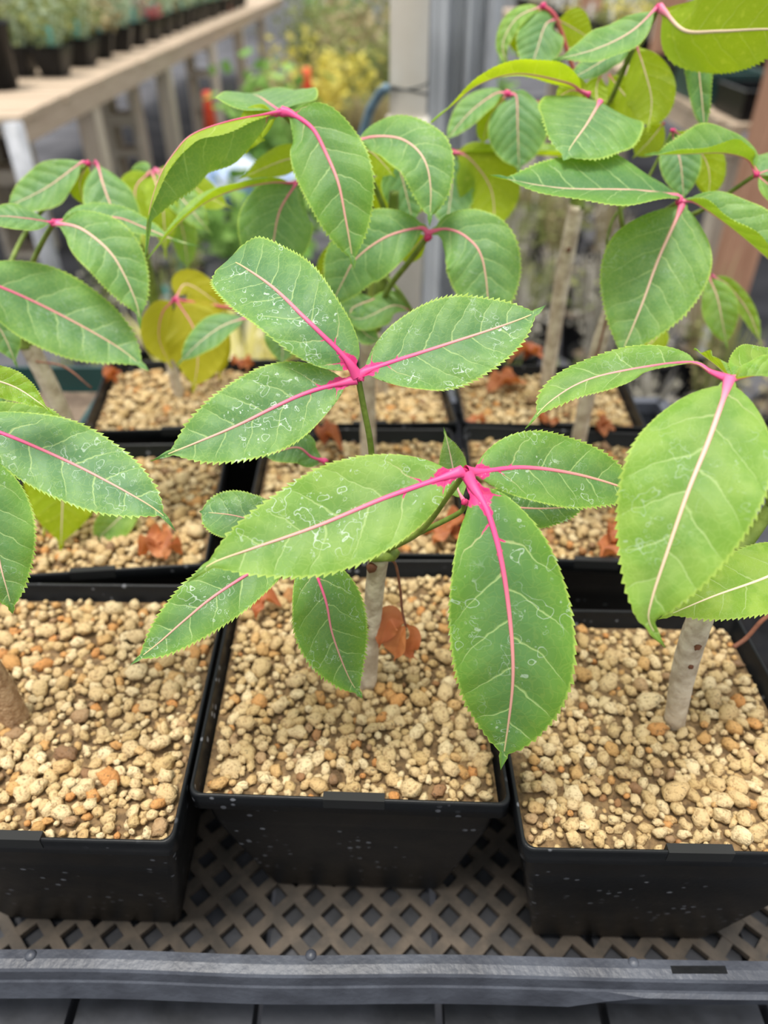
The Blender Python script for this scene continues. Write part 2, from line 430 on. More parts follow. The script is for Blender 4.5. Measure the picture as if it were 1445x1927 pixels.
TRAY_Z = RIM_Z - .078
FRONT = [PZ(0, 1807, TRAY_Z).y, PZ(722, 1812, TRAY_Z).y, PZ(1445, 1828, TRAY_Z).y]
def tray():
    x0, x1, y0, y1 = -.40, .30, .1665, .715
    root = empty('mesh_nursery_tray', (0, .4, TRAY_FLOOR), 'black plastic mesh bottom tray holding the rows of square pots', 'tray')
    org = root.location
    # diagonal lattice floor
    ms = []
    st = .0228; w = .0031; z1 = TRAY_FLOOR; z0 = TRAY_FLOOR - .004
    def clip(ax, c):
        # line x + ax*y = c inside the tray rectangle
        pts = []
        for X in (x0+.004, x1-.004):
            y = (c - X)/ax
            if y0 <= y <= y1: pts.append((X, y))
        for Y in (y0, y1):
            X = c - ax*Y
            if x0+.004 <= X <= x1-.004: pts.append((X, Y))
        if len(pts) < 2: return None
        pts.sort(); return pts[0], pts[-1]
    for ax in (1, -1):
        lo, hi = -2, 2
        k = int(lo/st)
        while k*st < hi:
            r = clip(ax, k*st + .004); k += 1
            if not r: continue
            (ax_, ay_), (bx_, by_) = r
            d = Vector((bx_-ax_, by_-ay_, 0))
            if d.length < .01: continue
            nrm = Vector((-d.y, d.x, 0)).normalized()*w
            dz = 0 if ax == 1 else -.0003
            a = Vector((ax_, ay_, 0)); b = Vector((bx_, by_, 0))
            vs = [Vector((p.x, p.y, z)) for z in (z0+dz, z1+dz) for p in (a-nrm, b-nrm, b+nrm, a+nrm)]
            ms.append((vs, [(0,3,2,1),(4,5,6,7),(0,1,5,4),(1,2,6,5),(2,3,7,6),(3,0,4,7)]))
    part('lattice_floor', *join(*ms), M_MESHF, root, org, False)
    # walls: profile swept along the front with the rim and its skirt
    def front_profile(x):
        t = (x + .19)/.38
        yc = FRONT[0] + (FRONT[2]-FRONT[0])*t
        return yc
    n = 40
    V, Fc = [], []
    for i in range(n+1):
        x = x0 + (x1-x0)*i/n
        yc = front_profile(x) + .0006*math.sin(x*31)
        zz = TRAY_Z + .0005*math.sin(x*47+1)
        prof = [(yc+.0105, TRAY_FLOOR-.002), (yc+.0055, zz-.003), (yc+.0048, zz), (yc+.0005, zz+.0004), (yc-.0036, zz-.0002), (yc-.0046, zz-.0016),
                (yc-.0052, zz-.009), (yc-.0060, zz-.010), (yc-.0080, zz-.0235), (yc-.0068, zz-.0235), (yc-.0040, zz-.008), (yc-.001, zz-.0026), (yc+.0030, zz-.003), (yc+.0085, TRAY_FLOOR-.002)]
        if x > .095:
            k = min(1, (x-.095)/.02)
            prof[8] = (yc-.0080, zz-.0235 + .0125*k); prof[9] = (yc-.0068, zz-.0235 + .0125*k)
        V += [Vector((x, a, b)) for a, b in prof]
    m = 14
    for i in range(n):
        for k in range(m):
            k2 = (k+1) % m
            Fc.append((i*m+k, (i+1)*m+k, (i+1)*m+k2, i*m+k2))
    Fc.append(tuple(range(m))); Fc.append(tuple(n*m+k for k in range(m))[::-1])
    part('front_rim', V, Fc, M_TRAY, root, org, False)
    for s, nm in ((x0, 'side_wall'), (x1, 'side_wall')):
        e = .004 if s < 0 else -.004
        part(nm, *join(box((min(s, s+e), y0, TRAY_FLOOR-.002), (max(s, s+e), y1, TRAY_Z)), box((s-.006, y0, TRAY_Z-.012), (s+.006, y1, TRAY_Z+.001))), M_TRAY, root, org, False)
    part('back_wall', *join(box((x0, y1-.004, TRAY_FLOOR-.002), (x1, y1, TRAY_Z)), box((x0, y1-.006, TRAY_Z-.012), (x1, y1+.006, TRAY_Z+.001))), M_TRAY, root, org, False)
    # moulded slot and pips on the front rim
    p = PZ(1262, 1824, TRAY_Z); q = PZ(1368, 1832, TRAY_Z)
    part('rim_slot', *box((p.x, p.y - .0022, TRAY_Z - .0004), (q.x, p.y + .0012, TRAY_Z + .0009)), M_POT, root, org, False)
    for px, py in ((58, 1798), (585, 1797), (1192, 1812)):
        c = PZ(px, py, TRAY_Z)
        part('rim_pip', *blob((c.x, c.y, TRAY_Z), .0028, 10, 6, (1, 1, .7)), M_TRAY, root, org)
tray()

# ------------------------------------------------------------------ pots
def bil(q, u, v):                  # u, v in [-1, 1]; q = FL, FR, BR, BL
    a, b = (u+1)/2, (v+1)/2
    return q[0]*(1-a)*(1-b) + q[1]*a*(1-b) + q[2]*a*b + q[3]*(1-a)*b
def rloop(s, rc=.065, seg=5):
    out = []
    for cx, cy, a0 in ((1, 1, 0), (-1, 1, 90), (-1, -1, 180), (1, -1, 270)):
        for k in range(seg+1):
            a = math.radians(a0 + 90*k/seg)
            out.append((s*(cx*(1-rc) + rc*math.cos(a)), s*(cy*(1-rc) + rc*math.sin(a))))
    return out
PEB = []
def make_pebble_meshes():
    import bmesh
    for k in range(9):
        bm = bmesh.new()
        bmesh.ops.create_icosphere(bm, subdivisions=2, radius=.5)
        sx, sy, sz = 1, R.uniform(.62, .95), R.uniform(.5, .8)
        o = Vector((k*7.3, 2.1, 5))
        for v in bm.verts:
            d = v.co.normalized()
            r = 1 + .42*mnoise.noise(d*1.8 + o) + .34*mnoise.noise(d*3.9 + o)
            v.co = Vector((v.co.x*r*sx, v.co.y*r*sy, v.co.z*r*sz))
        me = bpy.data.meshes.new('pebble'); bm.to_mesh(me); bm.free()
        me.polygons.foreach_set('use_smooth', [True]*len(me.polygons))
        me.materials.append(M_PEB)
        PEB.append(me)
    for k in range(5):
        bm = bmesh.new()
        bmesh.ops.create_icosphere(bm, subdivisions=1, radius=.5)
        o = Vector((k*3.3, 9.1, 5))
        for v in bm.verts:
            r = 1 + .3*mnoise.noise(v.co.normalized()*1.6 + o)
            v.co = Vector((v.co.x*r, v.co.y*r*.8, v.co.z*r*.7))
        PEBLO.append(([v.co.copy() for v in bm.verts], [tuple(x.index for x in f.verts) for f in bm.faces])); bm.free()
PEBLO = []
make_pebble_meshes()
from mathutils import Euler
POTS = {}
def pot(key, corners, label, singles, depth_=.136, fill=.008, size=.0074):
    q = [PZ(x, y, RIM_Z) for x, y in corners]
    c = (q[0]+q[1]+q[2]+q[3])/4
    zb = RIM_Z - depth_
    root = empty('potted_sapling', (c.x, c.y, zb), label, 'potted plant', 'grafted saplings in square black pots')
    org = root.location
    half = (q[1]-q[0]).length/2
    mm = .001/half                      # one millimetre in unit space
    taper = .67
    def wall(z): return taper + (1-taper)*(z - zb)/depth_
    L = []                              # (scale, z)
    L += [(wall(zb)-.03, zb), (wall(zb), zb+.001)]
    z = RIM_Z - .0125
    L += [(wall(zb+.05), zb+.05), (wall(zb+.1), zb+.1), (wall(z)-1.6*mm, z), (1-1.2*mm, z+.0006), (1.0, RIM_Z-.0105), (1.0, RIM_Z-.0012), (1-.5*mm, RIM_Z),
          (1-1.4*mm, RIM_Z+.0001), (1-2.0*mm, RIM_Z-.001), (1-2.5*mm, RIM_Z-.011), (1-3.6*mm, RIM_Z-.012), (wall(zb+.1)-2*mm, zb+.1), (wall(zb+.05)-2*mm, zb+.05), (wall(zb)-.04, zb+.003)]
    V, Fc = [], []
    m = 24
    for s, zz in L:
        for (u, v) in rloop(1.0):
            p = bil(q, u, v); p = c + (p-c)*s
            V.append(Vector((p.x, p.y, zz)))
    for i in range(len(L)-1):
        for k in range(m):
            k2 = (k+1) % m
            Fc.append((i*m+k, i*m+k2, (i+1)*m+k2, (i+1)*m+k))
    Fc.append(tuple(range(m))[::-1]); Fc.append(tuple((len(L)-1)*m+k for k in range(m)))
    part('pot', V, Fc, M_POT, root, org)
    # label slot in the front of the lip
    f0, f1 = q[0].lerp(q[1], .42), q[0].lerp(q[1], .61)
    nv = Vector((f1.y-f0.y, -(f1.x-f0.x), 0)).normalized()
    a0 = f0 - nv*.0035; a1 = f1 - nv*.0035
    sl = [a0+nv*.0038, a1+nv*.0038, a1-nv*.0006, a0-nv*.0006]
    vs = [Vector((p.x, p.y, RIM_Z+dz)) for dz in (-.006, .0006) for p in sl]
    part('rim_slot', vs, [(0,3,2,1),(4,5,6,7),(0,1,5,4),(1,2,6,5),(2,3,7,6),(3,0,4,7)], M_SLOT, root, org, False)
    # gravel
    gz = RIM_Z - fill
    ins = wall(gz) - 2.6*mm
    bed = [Vector((0, 0, 0))]*0
    N = 14
    V, Fc = [], []
    for j in range(N+1):
        for i in range(N+1):
            p = c + (bil(q, -1+2*i/N, -1+2*j/N)-c)*ins
            V.append(Vector((p.x, p.y, gz - .004)))
    for j in range(N):
        for i in range(N):
            a = j*(N+1)+i; Fc.append((a, a+1, a+N+2, a+N+1))
    bedm = (V, Fc)
    rr = random.Random(hash(key) % 1000 if False else sum(map(ord, key)))
    area = (q[1]-q[0]).length*(q[2]-q[1]).length*ins*ins
    cand = []
    tries = int(area/(size**2)*13)
    grid = {}
    for _ in range(tries):
        dsz = min(.0130, max(.0040, rr.lognormvariate(math.log(size*(1 if _ < tries*.35 else .76)), .33)))
        lim = ins - dsz*.5/half
        u, v = rr.uniform(-lim, lim), rr.uniform(-lim, lim)
        p = c + (bil(q, u, v) - c)
        ok = True
        gx, gy = int(p.x/.012), int(p.y/.012)
        for ix in (-1, 0, 1):
            for iy in (-1, 0, 1):
                for (ox, oy, od) in grid.get((gx+ix, gy+iy), ()):
                    if (ox-p.x)**2 + (oy-p.y)**2 < (.285*(od+dsz))**2: ok = False; break
                if not ok: break
            if not ok: break
        if not ok: continue
        grid.setdefault((gx, gy), []).append((p.x, p.y, dsz))
        h = .0022*mnoise.noise(Vector((p.x*40, p.y*40, sum(map(ord, key))))) + rr.uniform(-.0024, .0018)
        cand.append((p.x, p.y, gz - .0035 + dsz*.22 + h, dsz))
    def vis(a):
        p = Vector(a[:3]); d = depth(p)
        X = p.x/d*F + W/2
        return (a[3]/d) if -20 < X < W+20 else -1
    cand.sort(key=vis, reverse=True)
    gl = []
    for i, (x, y, z, d) in enumerate(cand):
        rot = (rr.uniform(-.7, .7), rr.uniform(-.7, .7), rr.uniform(0, 6.28))
        if i < singles:
            inst('pebble', PEB[rr.randrange(9)], root, Vector((x, y, z)) - org, rot, (d, d, d))
        else:
            vs, fs = PEBLO[rr.randrange(5)] if not (singles and d > .004) else PEBLO[rr.randrange(5)]
            m3 = Euler(rot).to_matrix()
            gl.append(([Vector((x, y, z)) + (m3 @ v)*d for v in vs], fs))
    o = part('gravel', *join(*gl), M_PEB, root, org); o['kind'] = 'stuff'
    part('gravel_bed', bedm[0], bedm[1], M_BED, root, org)
    POTS[key] = (root, org, c)
M_SLOT = simple('slot_shadow_plastic', lin(12, 13, 14), lin(16, 17, 18), 40, .7)
pot('C1', [(352,1497),(964,1517),(889,1052),(449,1052)], 'sapling in the front middle pot, its pink-hearted leaves fanned over the pot rim', 300)
pot('L1', [(-314,1572),(326,1588),(432,1100),(-25,1095)], 'sapling in the front left pot, its furry trunk base leaning in at the frame edge', 300)
pot('R1', [(984,1600),(1640,1612),(1385,1150),(909,1143)], 'sapling in the front right pot with the largest bright green leaf hanging over it', 300)
pot('L2', [(-62,1090),(388,1062),(430,832),(73,838)], 'sapling in the middle row left pot with a thick trunk leaning left', 170)
pot('C2', [(447,1040),(884,1045),(850,806),(500,806)], 'sapling in the middle row centre pot, its tall head of leaves above the front plant', 170)
pot('R2', [(898,1048),(1340,1065),(1225,815),(872,800)], 'sapling in the middle row right pot with a slim pale trunk and three drooping leaves', 170)
pot('L3', [(152,812),(508,803),(535,675),(205,680)], 'sapling in the back row left pot, a thin blurred trunk with narrow leaves', 60)
pot('C3', [(518,800),(862,795),(826,678),(545,676)], 'sapling in the back row centre pot, with yellow leaves hung out to the left', 60)
pot('R3', [(872,795),(1218,805),(1165,690),(850,684)], 'tallest sapling, in the back row right pot, crowned with many leaves', 60)

# ------------------------------------------------------------------ plants
def trunk(key, pts, radii, scars=(), name='trunk', mat=None):
    root, org, c = POTS[key]
    V, Fc = tube(pts, radii, 14, max(24, 10*len(pts)))
    sd = sum(map(ord, key))
    V = [v + Vector((mnoise.noise(v*170), mnoise.noise(v*170+Vector((9,0,0))), 0))*.0003 for v in V]
    o = part(name, V, Fc, mat or M_TRUNK, root, org)
    for (p, r) in scars:
        d = (CAM - p).normalized()
        part('bud_scar', *blob(p, r, 8, 5, (1, .6, 1.1), .4), M_SCAR, o, org*0 if False else org)
    return o
def stalk(key, pts, r0=.0014, r1=.0011, mat=None, name='leaf_stalk', hub=True):
    root, org, c = POTS[key]
    o = part(name, *tube(pts, [r0, (r0+r1)/2, r1], 8, max(14, 8*len(pts))), mat or M_STEM, root, org)
    if hub:
        part('pink_node', *blob(pts[-1], r1*1.45, 9, 6, (1, 1, 1), .6), M_PINK, o, org)
    return o

def leaf(key, pts, w, um=.45, up=.4, roll=0, fold=12, yel=.25, pink=1.0, res=.4, under=False, tail=.09, stalk_u=.05, rows=None, quilt=.0007, ribw=1.0, rib=True, full=.72, dark=0.0):
    """pts: (px, py, D); w: width in the picture's pixels, or half width in metres when under 1"""
    root, org, c = POTS[key]
    rows = rows or 120
    c3 = [P(*p) if len(p) == 3 and p[0] > -3000 else p for p in pts]
    C = spline(c3, rows+1)
    L = sum((b-a).length for a, b in zip(C, C[1:]))
    T, Nn, B = [], [], []
    for i in range(rows+1):
        t = (C[min(i+1, rows)] - C[max(i-1, 0)]).normalized()
        view = (CAM - C[i]).normalized()
        n = (view*(1-up) + Vector((0, 0, 1))*up)
        n = (n - t*n.dot(t))
        if n.length < .15: n = n + view*.3; n = n - t*n.dot(t)
        n.normalize()
        n = Matrix.Rotation(math.radians(roll), 3, t) @ n
        T.append(t); Nn.append(n); B.append(t.cross(n))
    # smooth the frame
    for _ in range(6):
        Nn = [(Nn[max(0, i-3)] + Nn[i]*2 + Nn[min(rows, i+3)]).normalized() for i in range(rows+1)]
    Nn = [(n - t*n.dot(t)).normalized() for n, t in zip(Nn, T)]
    B = [t.cross(n) for t, n in zip(T, Nn)]
    fo = math.radians(fold); sf = .2 if fold > 30 else 1.0
    if w < 1: Wm = w
    else:
        k = int(rows*um); view = (C[k]-CAM).normalized()
        pr = 0
        tp = (T[k] - view*T[k].dot(view)).normalized(); side = tp.cross(view)
        for s in (-1, 1):
            pr += abs((B[k]*math.cos(fo)*s + Nn[k]*math.sin(fo)).dot(side))
        Wm = (w/2)*depth(C[k])/F/max(.3, pr/2)
    su = stalk_u
    def width(u):
        if u < su: return .05*Wm + .07*Wm*(u/su)
        x = (u-su)/(1-tail-su)
        a = 1.05; b = a*(1-um)/um
        blade = 0
        if 0 <= x <= 1:
            mx = (um**a)*((1-um)**b)
            blade = ((x**a)*((1-x)**b)/mx)**full
        tl = .075*min(1, (1-u)/max(tail, .01)*1.2) if u > .5 else .12
        return Wm*max(blade, tl)
    cols = [-1, -.965, -.86, -.72, -.56, -.40, -.24, -.10, 0, .10, .24, .40, .56, .72, .86, .965, 1]
    nc = len(cols)
    V, Fc, UV, ED = [], [], [], []
    sd = R.random()
    per = 3
    for i in range(rows+1):
        u = i/rows
        wu = width(u)
        ph = (i % per)/(per-1)
        ampl = .00125*min(1, L/.08)*(1 if su+.03 < u else .1)*min(1, (wu/Wm*2.2)**1.5)
        jit = .6 + .8*abs(mnoise.noise(Vector((i//per*.7, sd*50, 0))))
        for s in cols:
            so = s*wu
            ws = abs(s)
            a_ = ws*wu/L
            q = u - .62*a_ - 1.3*a_*a_ + (.052 if s > 0 else 0)
            fr = abs((q*7.0) % 1.0 - .5)*2
            hh = quilt*min(1, (L/.09)**2)*(fr**.7 - .5)*min(1, ws*5)*(1-ws**4)*(1 if u > su else 0)*min(1, (1-u)*6)
            und = .0016*mnoise.noise(Vector((u*4.2, s*1.3 + sd*40, sd*11)))*ws
            wav = .0011*ws**3*math.sin(u*15 + (1 if s > 0 else 2.5) + sd*9)*min(1, wu/.015)
            p = C[i] + B[i]*(so*math.cos(fo*(1-.35*ws*sf))) + Nn[i]*(abs(so)*math.sin(fo*(1-.5*ws*sf)) + hh + und + wav)
            if ws == 1:
                p += B[i]*(math.copysign(1, s)*ampl*ph*jit) + T[i]*(ampl*ph*1.3*jit)
            elif ws > .96:
                p += B[i]*(math.copysign(1, s)*ampl*ph*.25)
            V.append(p); UV.append((u, so/L)); ED.append((ws, 0))
    for i in range(rows):
        for k in range(nc-1):
            f = (i*nc+k, i*nc+k+1, (i+1)*nc+k+1, (i+1)*nc+k)
            Fc.append(f[::-1] if under else f)
    o = part('leaf', V, Fc, M_LEAF, root, org)
    me = o.data
    l1 = me.uv_layers.new(name='uv'); l2 = me.uv_layers.new(name='edge')
    li = [0]*len(me.loops); me.loops.foreach_get('vertex_index', li)
    l1.data.foreach_set('uv', [x for v in li for x in UV[v]])
    l2.data.foreach_set('uv', [x for v in li for x in ED[v]])
    at = me.color_attributes.new('lp', 'FLOAT_COLOR', 'POINT')
    at.data.foreach_set('color', [pink*(1 if key == 'C1' else .6), yel, res, sd]*len(V))
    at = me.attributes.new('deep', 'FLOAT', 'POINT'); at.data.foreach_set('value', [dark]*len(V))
    if not rib: return o
    # the midrib, a raised tapering rib on the upper face
    sg = -1 if under else 1
    n = rows//2
    V2, F2, A2 = [], [], []
    sides = 7
    i0 = 0
    for j in range(n+1):
        i = min(rows, 2*j)
        u = i/rows
        if u > .93: break
        r = (.00074*(1-u)**.9 + .00016)*ribw*min(1.1, max(.6, L/.085))*(1 + 1.2*max(0, 1-u/.1))
        for k in range(sides):
            a = 2*math.pi*k/sides
            lift = .15*r if u > su else .1*r
            V2.append(C[i] + B[i]*math.cos(a)*r + Nn[i]*sg*(math.sin(a)*r*.6 + lift*.6))
            A2 += [pink, u, 0, 1]
    nr = len(V2)//sides
    for j in range(nr-1):
        for k in range(sides):
            k2 = (k+1) % sides
            F2.append((j*sides+k, j*sides+k2, (j+1)*sides+k2, (j+1)*sides+k))
    rb = part('midrib', V2, F2, M_RIB, o, org)
    at = rb.data.color_attributes.new('lp', 'FLOAT_COLOR', 'POINT')
    at.data.foreach_set('color', A2)
    return o

def D0(px, py): return PZ(px, py, RIM_Z - .011).y
# ---- front middle sapling
d = D0(690, 1290)
trunk('C1', [P(690,1293,d), P(697,1210,d), P(704,1120,d), P(712,1046,d)], [.0054,.0048,.0047,.0046,.0050], [(P(700,1068,d-.0045), .0028), (P(690,1180,d-.0048), .0012)])
K = part('green_knuckle', *blob(P(714,1040,d), .0062, 10, 6, (1.5, 1, .7), .3), M_STEM, POTS['C1'][0], POTS['C1'][1])
stalk('C1', [P(712,1042,d), P(705,930,d), P(697,835,d), P(684,765,d), P(674,712,d)], .0015, .0012)
stalk('C1', [P(722,1038,d), P(790,1000,.255), P(845,930,.243), P(875,889,.236)], .0015, .0012)
stalk('C1', [P(722,1038,d), P(770,1012,.262), P(830,983,.258), P(868,962,.255), P(874,945,.254)], .0014, .0011)
stalk('C1', [P(706,1038,d), P(640,1035,.255), P(583,1024,.248)], .0014, .0011)
stalk('C1', [P(706,1036,d), P(660,960,.29), P(613,869,.32)], .0013, .001)
leaf('C1', [(672,708,d),(648,672,.269),(575,600,.276),(515,542,.292),(458,502,.31),(430,488,.322)], 152, um=.60, up=.3, roll=0, fold=8, yel=.05, res=.75, tail=.0, ribw=1.25, full=.44)
leaf('C1', [(676,712,d),(692,697,.269),(819,655,.275),(931,618,.28),(1000,592,.284),(1027,574,.285)], 160, um=.47, up=.3, roll=-6, fold=10, yel=.12, res=.85, tail=.06, ribw=1.25)
leaf('C1', [(670,714,d),(570,742,.262),(446,801,.252),(370,833,.246),(320,853,.242),(284,868,.24)], 152, um=.45, up=.35, fold=8, yel=.12, res=1.0, ribw=1.2)
leaf('C1', [(872,889,.235),(860,890,.234),(727,936,.226),(597,990,.217),(476,1032,.208),(400,1060,.202),(352,1096,.199)], 190, um=.45, up=.35, fold=8, roll=0, yel=.5, res=.65, ribw=1.25)
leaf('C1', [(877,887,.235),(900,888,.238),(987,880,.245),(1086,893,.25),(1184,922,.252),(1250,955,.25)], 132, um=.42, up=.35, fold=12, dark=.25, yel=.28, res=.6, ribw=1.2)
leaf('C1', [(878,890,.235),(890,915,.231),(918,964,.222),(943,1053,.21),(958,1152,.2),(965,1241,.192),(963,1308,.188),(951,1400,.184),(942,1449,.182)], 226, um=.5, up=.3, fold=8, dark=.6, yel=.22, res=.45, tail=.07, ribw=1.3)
leaf('C1', [(874,946,.254),(947,953,.262),(1023,957,.268),(1122,950,.272)], 74, um=.5, up=.4, roll=10, dark=.5, yel=.15, pink=.8, res=.7)
leaf('C1', [(873,944,.254),(860,915,.262),(846,850,.285),(835,804,.30)], 52, um=.4, up=.3, roll=-20, yel=.4, pink=.3)
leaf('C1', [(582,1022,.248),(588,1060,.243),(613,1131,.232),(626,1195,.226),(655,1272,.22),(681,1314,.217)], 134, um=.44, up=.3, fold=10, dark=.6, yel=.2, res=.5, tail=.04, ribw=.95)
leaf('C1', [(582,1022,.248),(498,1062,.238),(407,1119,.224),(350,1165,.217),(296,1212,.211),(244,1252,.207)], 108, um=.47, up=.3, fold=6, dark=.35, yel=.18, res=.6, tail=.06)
leaf('C1', [(582,1022,.248),(520,995,.255),(445,971,.262),(375,963,.266)], 92, um=.62, up=.35, fold=8, yel=.05, res=.5, tail=.03)
leaf('C1', [(612,868,.32),(586,860,.318),(557,842,.316),(496,858,.31)], 58, um=.5, up=.35, fold=6, yel=.0, res=.4, tail=.03, ribw=1.6)
stalk('C1', [P(727,1050,d), P(744,1062,d), P(753,1110,d), P(757,1150,d), P(764,1180,d)], .0007, .0006, M_DSTALK, 'dry_stalk', hub=False)
def dryblade(key, pts, w, **k):
    root, org, c = POTS[key]
    o = leaf(key, pts, w, rib=False, **k); o.name = 'dead_leaf'; o['label'] = 'dry orange dead leaf hanging by the trunk'; o.data.materials.clear(); o.data.materials.append(M_DRY)
    return o
dryblade('C1', [(763,1172,d+.002),(735,1165,d),(722,1190,d-.003),(712,1222,d-.006)], 46, fold=30, um=.4)
dryblade('C1', [(764,1176,d),(752,1200,d-.003),(745,1230,d-.006),(742,1245,d-.007)], 44, fold=35, um=.4, roll=20)
dryblade('C1', [(765,1174,d),(775,1195,d-.001),(768,1225,d-.004),(785,1242,d-.006)], 30, fold=35, um=.5, roll=-20)

# ---- front right sapling
d = D0(1268, 1360)
trunk('R1', [P(1268,1362,d), P(1285,1270,d), P(1308,1190,d), P(1335,1120,d+.003), P(1352,1080,d+.006)], [.0054,.0056,.006,.006,.005], [(P(1313,1218,d-.006), .0018), (P(1300,1255,d-.006), .0014), (P(1345,1160,d-.004), .0016)])
stalk('R1', [P(1348,1095,d+.005), P(1420,1000,.258), P(1450,955,.26), P(1520,860,.262)], .0034, .0024, hub=False, name='green_stem')
stalk('R1', [P(1450,955,.26), P(1430,830,.255), P(1373,716,.237)], .0016, .0013)
stalk('R1', [P(1380,1218,.272), P(1405,1200,.274), P(1437,1165,.276), P(1470,1150,.276)], .0012, .0011, M_DSTALK, 'dry_stalk', hub=False)
leaf('R1', [(1373,712,.237),(1358,759,.226),(1331,835,.213),(1295,924,.2),(1255,1040,.187),(1226,1130,.179),(1222,1172,.1765),(1252,1219,.175)], 246, um=.42, up=.3, fold=6, yel=.62, pink=.35, res=.3, tail=.09, stalk_u=.03, ribw=1.05)
leaf('R1', [(1372,714,.237),(1338,700,.243),(1303,683,.25),(1220,690,.265),(1111,713,.27),(1040,752,.265),(988,806,.255)], 64, um=.5, up=.45, roll=22, fold=22, yel=.45, pink=.9, res=.2, stalk_u=.16)
leaf('R1', [(1374,712,.238),(1350,690,.25),(1306,656,.262)], 40, um=.4, up=.8, roll=30, fold=35, yel=.6, pink=.2)
leaf('R1', [(1375,712,.238),(1420,695,.255),(1490,692,.27),(1560,720,.27)], 62, um=.45, up=.8, fold=40, roll=-10, yel=.8, pink=.2)
leaf('R1', [(1377,716,.237),(1440,705,.24),(1510,715,.24)], 40, um=.5, up=.9, fold=40, yel=.7, pink=.5)
leaf('R1', [(1560,1030,.25),(1445,1085,.24),(1340,1123,.232),(1238,1166,.226)], 128, um=.42, up=.45, fold=6, yel=.85, pink=.0, res=.1, tail=.05)

# ---- front left sapling
d = D0(25, 1352)
trunk('L1', [P(30,1355,d), P(4,1300,d), P(-40,1220,d), P(-90,1090,d), P(-110,1000,d)], [.0072,.006,.0052,.005], name='furry_trunk', mat=M_FUR)
stalk('L1', [P(-108,1010,d), P(-105,900,.26), P(-92,795,.27)], .0016, .0013)
leaf('L1', [(-95,788,.27),(0,814,.27),(131,870,.265),(242,928,.255),(302,966,.25),(332,1001,.248)], 142, um=.5, up=.35, fold=8, yel=.0, pink=1, res=.45)
leaf('L1', [(-60,835,.25),(-25,940,.236),(0,1060,.222),(16,1120,.217),(24,1155,.215)], 140, um=.45, up=.3, fold=10, dark=.5, yel=.25, pink=.5, res=.3, tail=.04)
leaf('L1', [(-70,700,.262),(20,725,.268),(70,755,.266),(102,781,.264)], 56, um=.4, up=.4, fold=15, roll=15, yel=.9, pink=0)
leaf('L1', [(-80,800,.29),(60,790,.295),(152,806,.296)], 40, um=.45, up=.7, fold=35, yel=.5, pink=.5)

# ---- middle row left sapling
d = D0(150, 885)
trunk('L2', [P(150,890,d), P(118,782,d), P(66,672,d), P(48,640,d)], [.0068,.0066,.0064,.0066])
trunk('L2', [P(50,650,d), P(38,605,d), P(20,545,d), P(10,500,d)], [.0075,.0062,.0055], name='green_stem', mat=M_STEM)
stalk('L2', [P(30,575,d), P(58,502,.46), P(80,455,.45), P(101,419,.44)], .0018, .0014)
stalk('L2', [P(12,510,d), P(60,420,.52), P(165,307,.53)], .0016, .0013)
stalk('L2', [P(20,545,d), P(-30,530,.44), P(-85,514,.41)], .0018, .0014)
stalk('L2', [P(65,680,d-.004), P(120,690,.45), P(172,730,.43)], .0007, .0006, M_DSTALK, 'dry_stalk', hub=False)
leaf('L2', [(-88,515,.40),(0,540,.41),(107,589,.415),(215,649,.41),(281,699,.40)], 146, um=.45, up=.35, fold=10, yel=.12, pink=.9, res=.25, tail=.05)
leaf('L2', [(102,418,.44),(160,410,.45),(221,410,.455),(270,428,.455),(330,452,.45),(378,464,.445)], 40, um=.35, up=.75, fold=15, yel=.1, pink=.9, res=.2, tail=.2)
leaf('L2', [(100,420,.44),(149,429,.435),(200,467,.425),(230,510,.418),(258,575,.41),(264,622,.405)], 104, um=.45, up=.3, fold=12, yel=.2, pink=.3, res=.2)
leaf('L2', [(98,419,.44),(50,411,.43),(0,407,.425),(-45,415,.42)], 44, um=.5, up=.6, fold=8, yel=.1, pink=.9, res=.2)
leaf('L2', [(160,306,.53),(149,309,.53),(83,356,.52),(0,396,.51)], 66, um=.5, up=.5, fold=12, yel=.15, pink=.3, res=.3)
leaf('L2', [(176,304,.53),(184,312,.53),(196,353,.52),(215,405,.51),(236,470,.50),(245,520,.49)], 92, um=.45, up=.3, fold=10, yel=.1, pink=.3, res=.2)
leaf('L2', [(166,306,.535),(150,345,.53),(160,390,.525)], 42, um=.5, up=.2, fold=8, yel=1, pink=.2, under=True)
leaf('L2', [(-60,560,.42),(0,620,.42),(34,694,.41)], 72, um=.4, up=.3, yel=.1, pink=.2)
leaf('L2', [(-60,715,.42),(0,742,.42),(30,768,.42)], 46, um=.4, yel=.1, pink=.2)
leaf('L2', [(122,850,.40),(118,940,.39),(114,1040,.38)], 116, um=.4, up=.2, fold=8, yel=1, pink=0, under=True, res=0)
leaf('L2', [(92,855,.405),(84,940,.40),(82,1012,.395)], 66, um=.4, up=.2, roll=25, yel=1, pink=0, under=True, res=0)

# ---- back row left sapling
d = D0(338, 745)
trunk('L3', [P(338,748,d), P(315,660,d), P(293,590,d)], [.0052,.0044,.004])
trunk('L3', [P(294,595,d), P(280,520,d), P(266,440,d), P(272,380,d), P(285,322,d)], [.0044,.0045,.003,.0018], name='green_stem', mat=M_STEM)
leaf('L3', [(285,322,d),(255,355,d-.01),(262,420,d-.02),(278,480,d-.03)], 62, um=.4, up=.2, yel=.7, pink=.5, under=True)
leaf('L3', [(286,322,d),(306,390,d-.02),(312,490,d-.03)], 56, um=.4, up=.2, yel=.8, pink=.2, under=True)
leaf('L3', [(290,318,d),(335,365,d-.01),(372,410,d-.02),(402,446,d-.02)], 56, um=.45, up=.3, yel=.4, pink=.3)
leaf('L3', [(290,318,d),(330,330,d),(395,372,d),(440,393,d)], 52, um=.5, up=.3, yel=.9, pink=.1, under=True)
